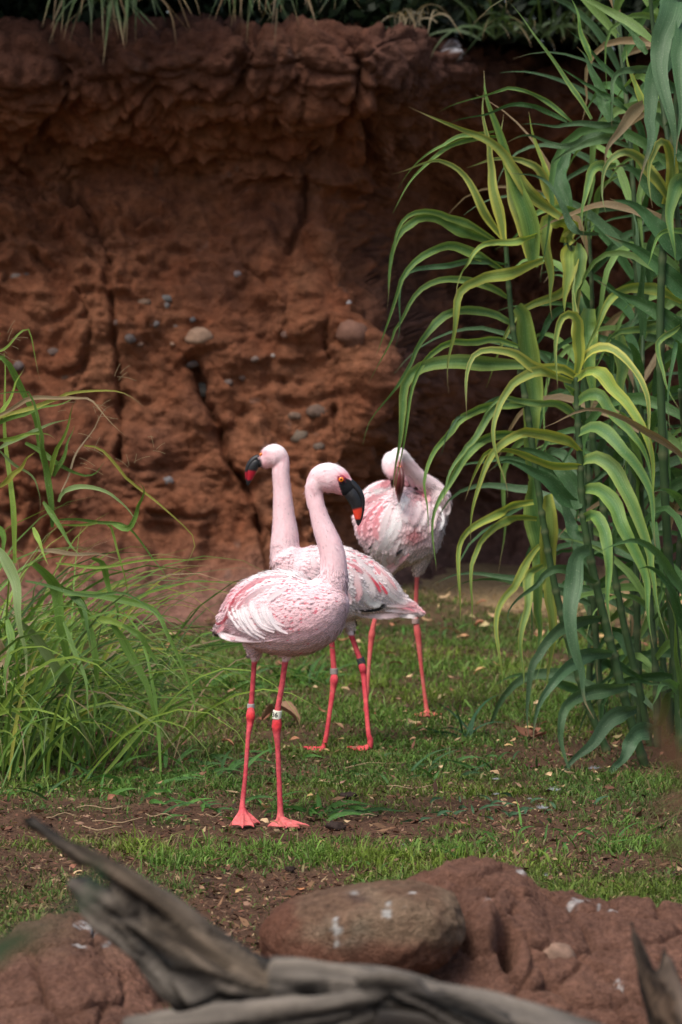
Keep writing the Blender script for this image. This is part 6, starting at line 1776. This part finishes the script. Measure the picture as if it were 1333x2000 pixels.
# straws on the trodden soil
STRAW = ["pale straw on bare soil just left of the nearest flamingo's feet", 'longest pale straw below the others on the left soil', 'near level straw above the driftwood branch tip', "short slanted straw nearest the flamingo's left foot", 'pale straw near the left frame edge, on bare soil', "long thin straw across the lawn right of the middle flamingo's feet", 'short straw stub in the grass behind the boulder', 'thin straw on the soil right of the nearest flamingo', "steep short straw touching the nearest flamingo's left web", 'pale straw beside the dark dung clump']
def straw(px, py, L, ang, label, seed):
    p = G(px, py)
    D_ = p[1]; l = L * D_ / FP
    rs = random.Random(seed)
    pts = [[p[0] + l * (t - .5) * math.cos(ang), p[1] + l * (t - .5) * math.sin(ang) + .01 * math.sin(t * 5 + seed), .010 + .004 * math.sin(t * 7 + seed), .0014] for t in np.linspace(0, 1, 6)]
    V, Q, T = sweep(np.array(pts)[:, :3], np.full(6, .0014), np.full(6, .0014), 6)
    o = obj('straw', mesh_np('straw', V, [Q, T], np.tile([.38, .27, .16], (len(V), 1))), M['litter'])
    tag(o, label, 'straw', 'straws on the trodden soil')
for i, (a, b, L, an) in enumerate([(195, 1585, 90, .1), (230, 1612, 110, .5), (200, 1626, 80, -.05), (310, 1600, 60, -.5), (120, 1600, 60, .4), (730, 1500, 130, .5), (960, 1660, 30, 1), (800, 1545, 90, .2), (420, 1600, 50, .8), (700, 1600, 80, -.4)]):
    straw(a, b, L, an, STRAW[i], i)

# ------------------------------------------------------------------ blurred grass close to the lens and at the right edge
def near_sprig(label, D0, stem, leaves, col, seed):
    root = empty('grass_sprig', U(*stem[0], D0), label, 'grass sprig')
    stem_obj('stem', [[*U(a, b, D0), .0012] for a, b in stem], root, np.array(col) * .8, M['grass'], nseg=6)
    for i, (px, w, c) in enumerate(leaves):
        leaf_obj('leaf', np.array([U(a, b, D0) for a, b in px]), w * D0 / FP, np.array(c), np.array(c) * .9, root, M['blade'], twist=[.2, 0, .3], fold=.2, n=12, across=3, seed=i + seed)
near_sprig('very blurred dark green leaf sprig close to the lens at the lower left', 1.9, [(-250, 1990), (-40, 1880), (120, 1780), (190, 1735)],
           [([(190, 1735), (185, 1700), (175, 1670)], 26, (.03, .10, .05)), ([(120, 1780), (165, 1765), (205, 1775)], 22, (.03, .09, .05)), ([(-40, 1880), (30, 1840), (95, 1850)], 55, (.06, .10, .04)), ([(-100, 1910), (-20, 1850), (70, 1800)], 40, (.08, .12, .05))], (.05, .10, .05), 3)
near_sprig('very blurred dry brown leaf sprig close to the lens at the right edge', 1.9, [(1600, 1750), (1450, 1620), (1330, 1500), (1280, 1430)],
           [([(1330, 1500), (1290, 1420), (1290, 1340)], 34, (.20, .10, .05)), ([(1450, 1600), (1340, 1560), (1240, 1600)], 60, (.19, .10, .05)), ([(1420, 1600), (1330, 1640), (1250, 1720)], 34, (.16, .12, .04)), ([(1400, 1560), (1330, 1480), (1250, 1490)], 42, (.22, .10, .06)), ([(1450, 1700), (1360, 1680), (1280, 1660)], 44, (.14, .10, .04))], (.18, .10, .06), 5)

def right_tuft():
    D0 = 6.9
    root = empty('grass_tuft', G(1400, 1760) * np.array([1, 1, 0]) + np.array([0, 0, 0]), 'pale arching grass tuft at the right edge behind the earthen rock', 'grass tuft')
    L = [[(1420, 1540), (1333, 1558), (1280, 1585), (1235, 1640)], [(1420, 1560), (1340, 1580), (1290, 1610), (1220, 1645)], [(1420, 1580), (1345, 1610), (1280, 1640), (1240, 1672)], [(1420, 1600), (1350, 1630), (1310, 1650), (1285, 1690)],
         [(1430, 1620), (1360, 1640), (1330, 1665), (1305, 1700)], [(1400, 1530), (1333, 1545), (1290, 1560), (1260, 1590)], [(1430, 1500), (1340, 1480), (1290, 1500), (1240, 1560)], [(1400, 1600), (1345, 1560), (1320, 1600), (1300, 1640)]]
    for i, px in enumerate(L):
        c = [(.22, .30, .10), (.40, .27, .15), (.30, .25, .12), (.16, .26, .07)][i % 4]
        P = [U(1425, 1760, D0 + .05)] + [U(a, b, D0 - .03 * k) for k, (a, b) in enumerate(px)]
        leaf_obj('blade', np.array(P), 9 * D0 / FP, c, np.array(c) * .9, root, M['blade'], twist=[.1, .3, .1], fold=.2, n=16, across=3, seed=i, tipdry=.2)
right_tuft()
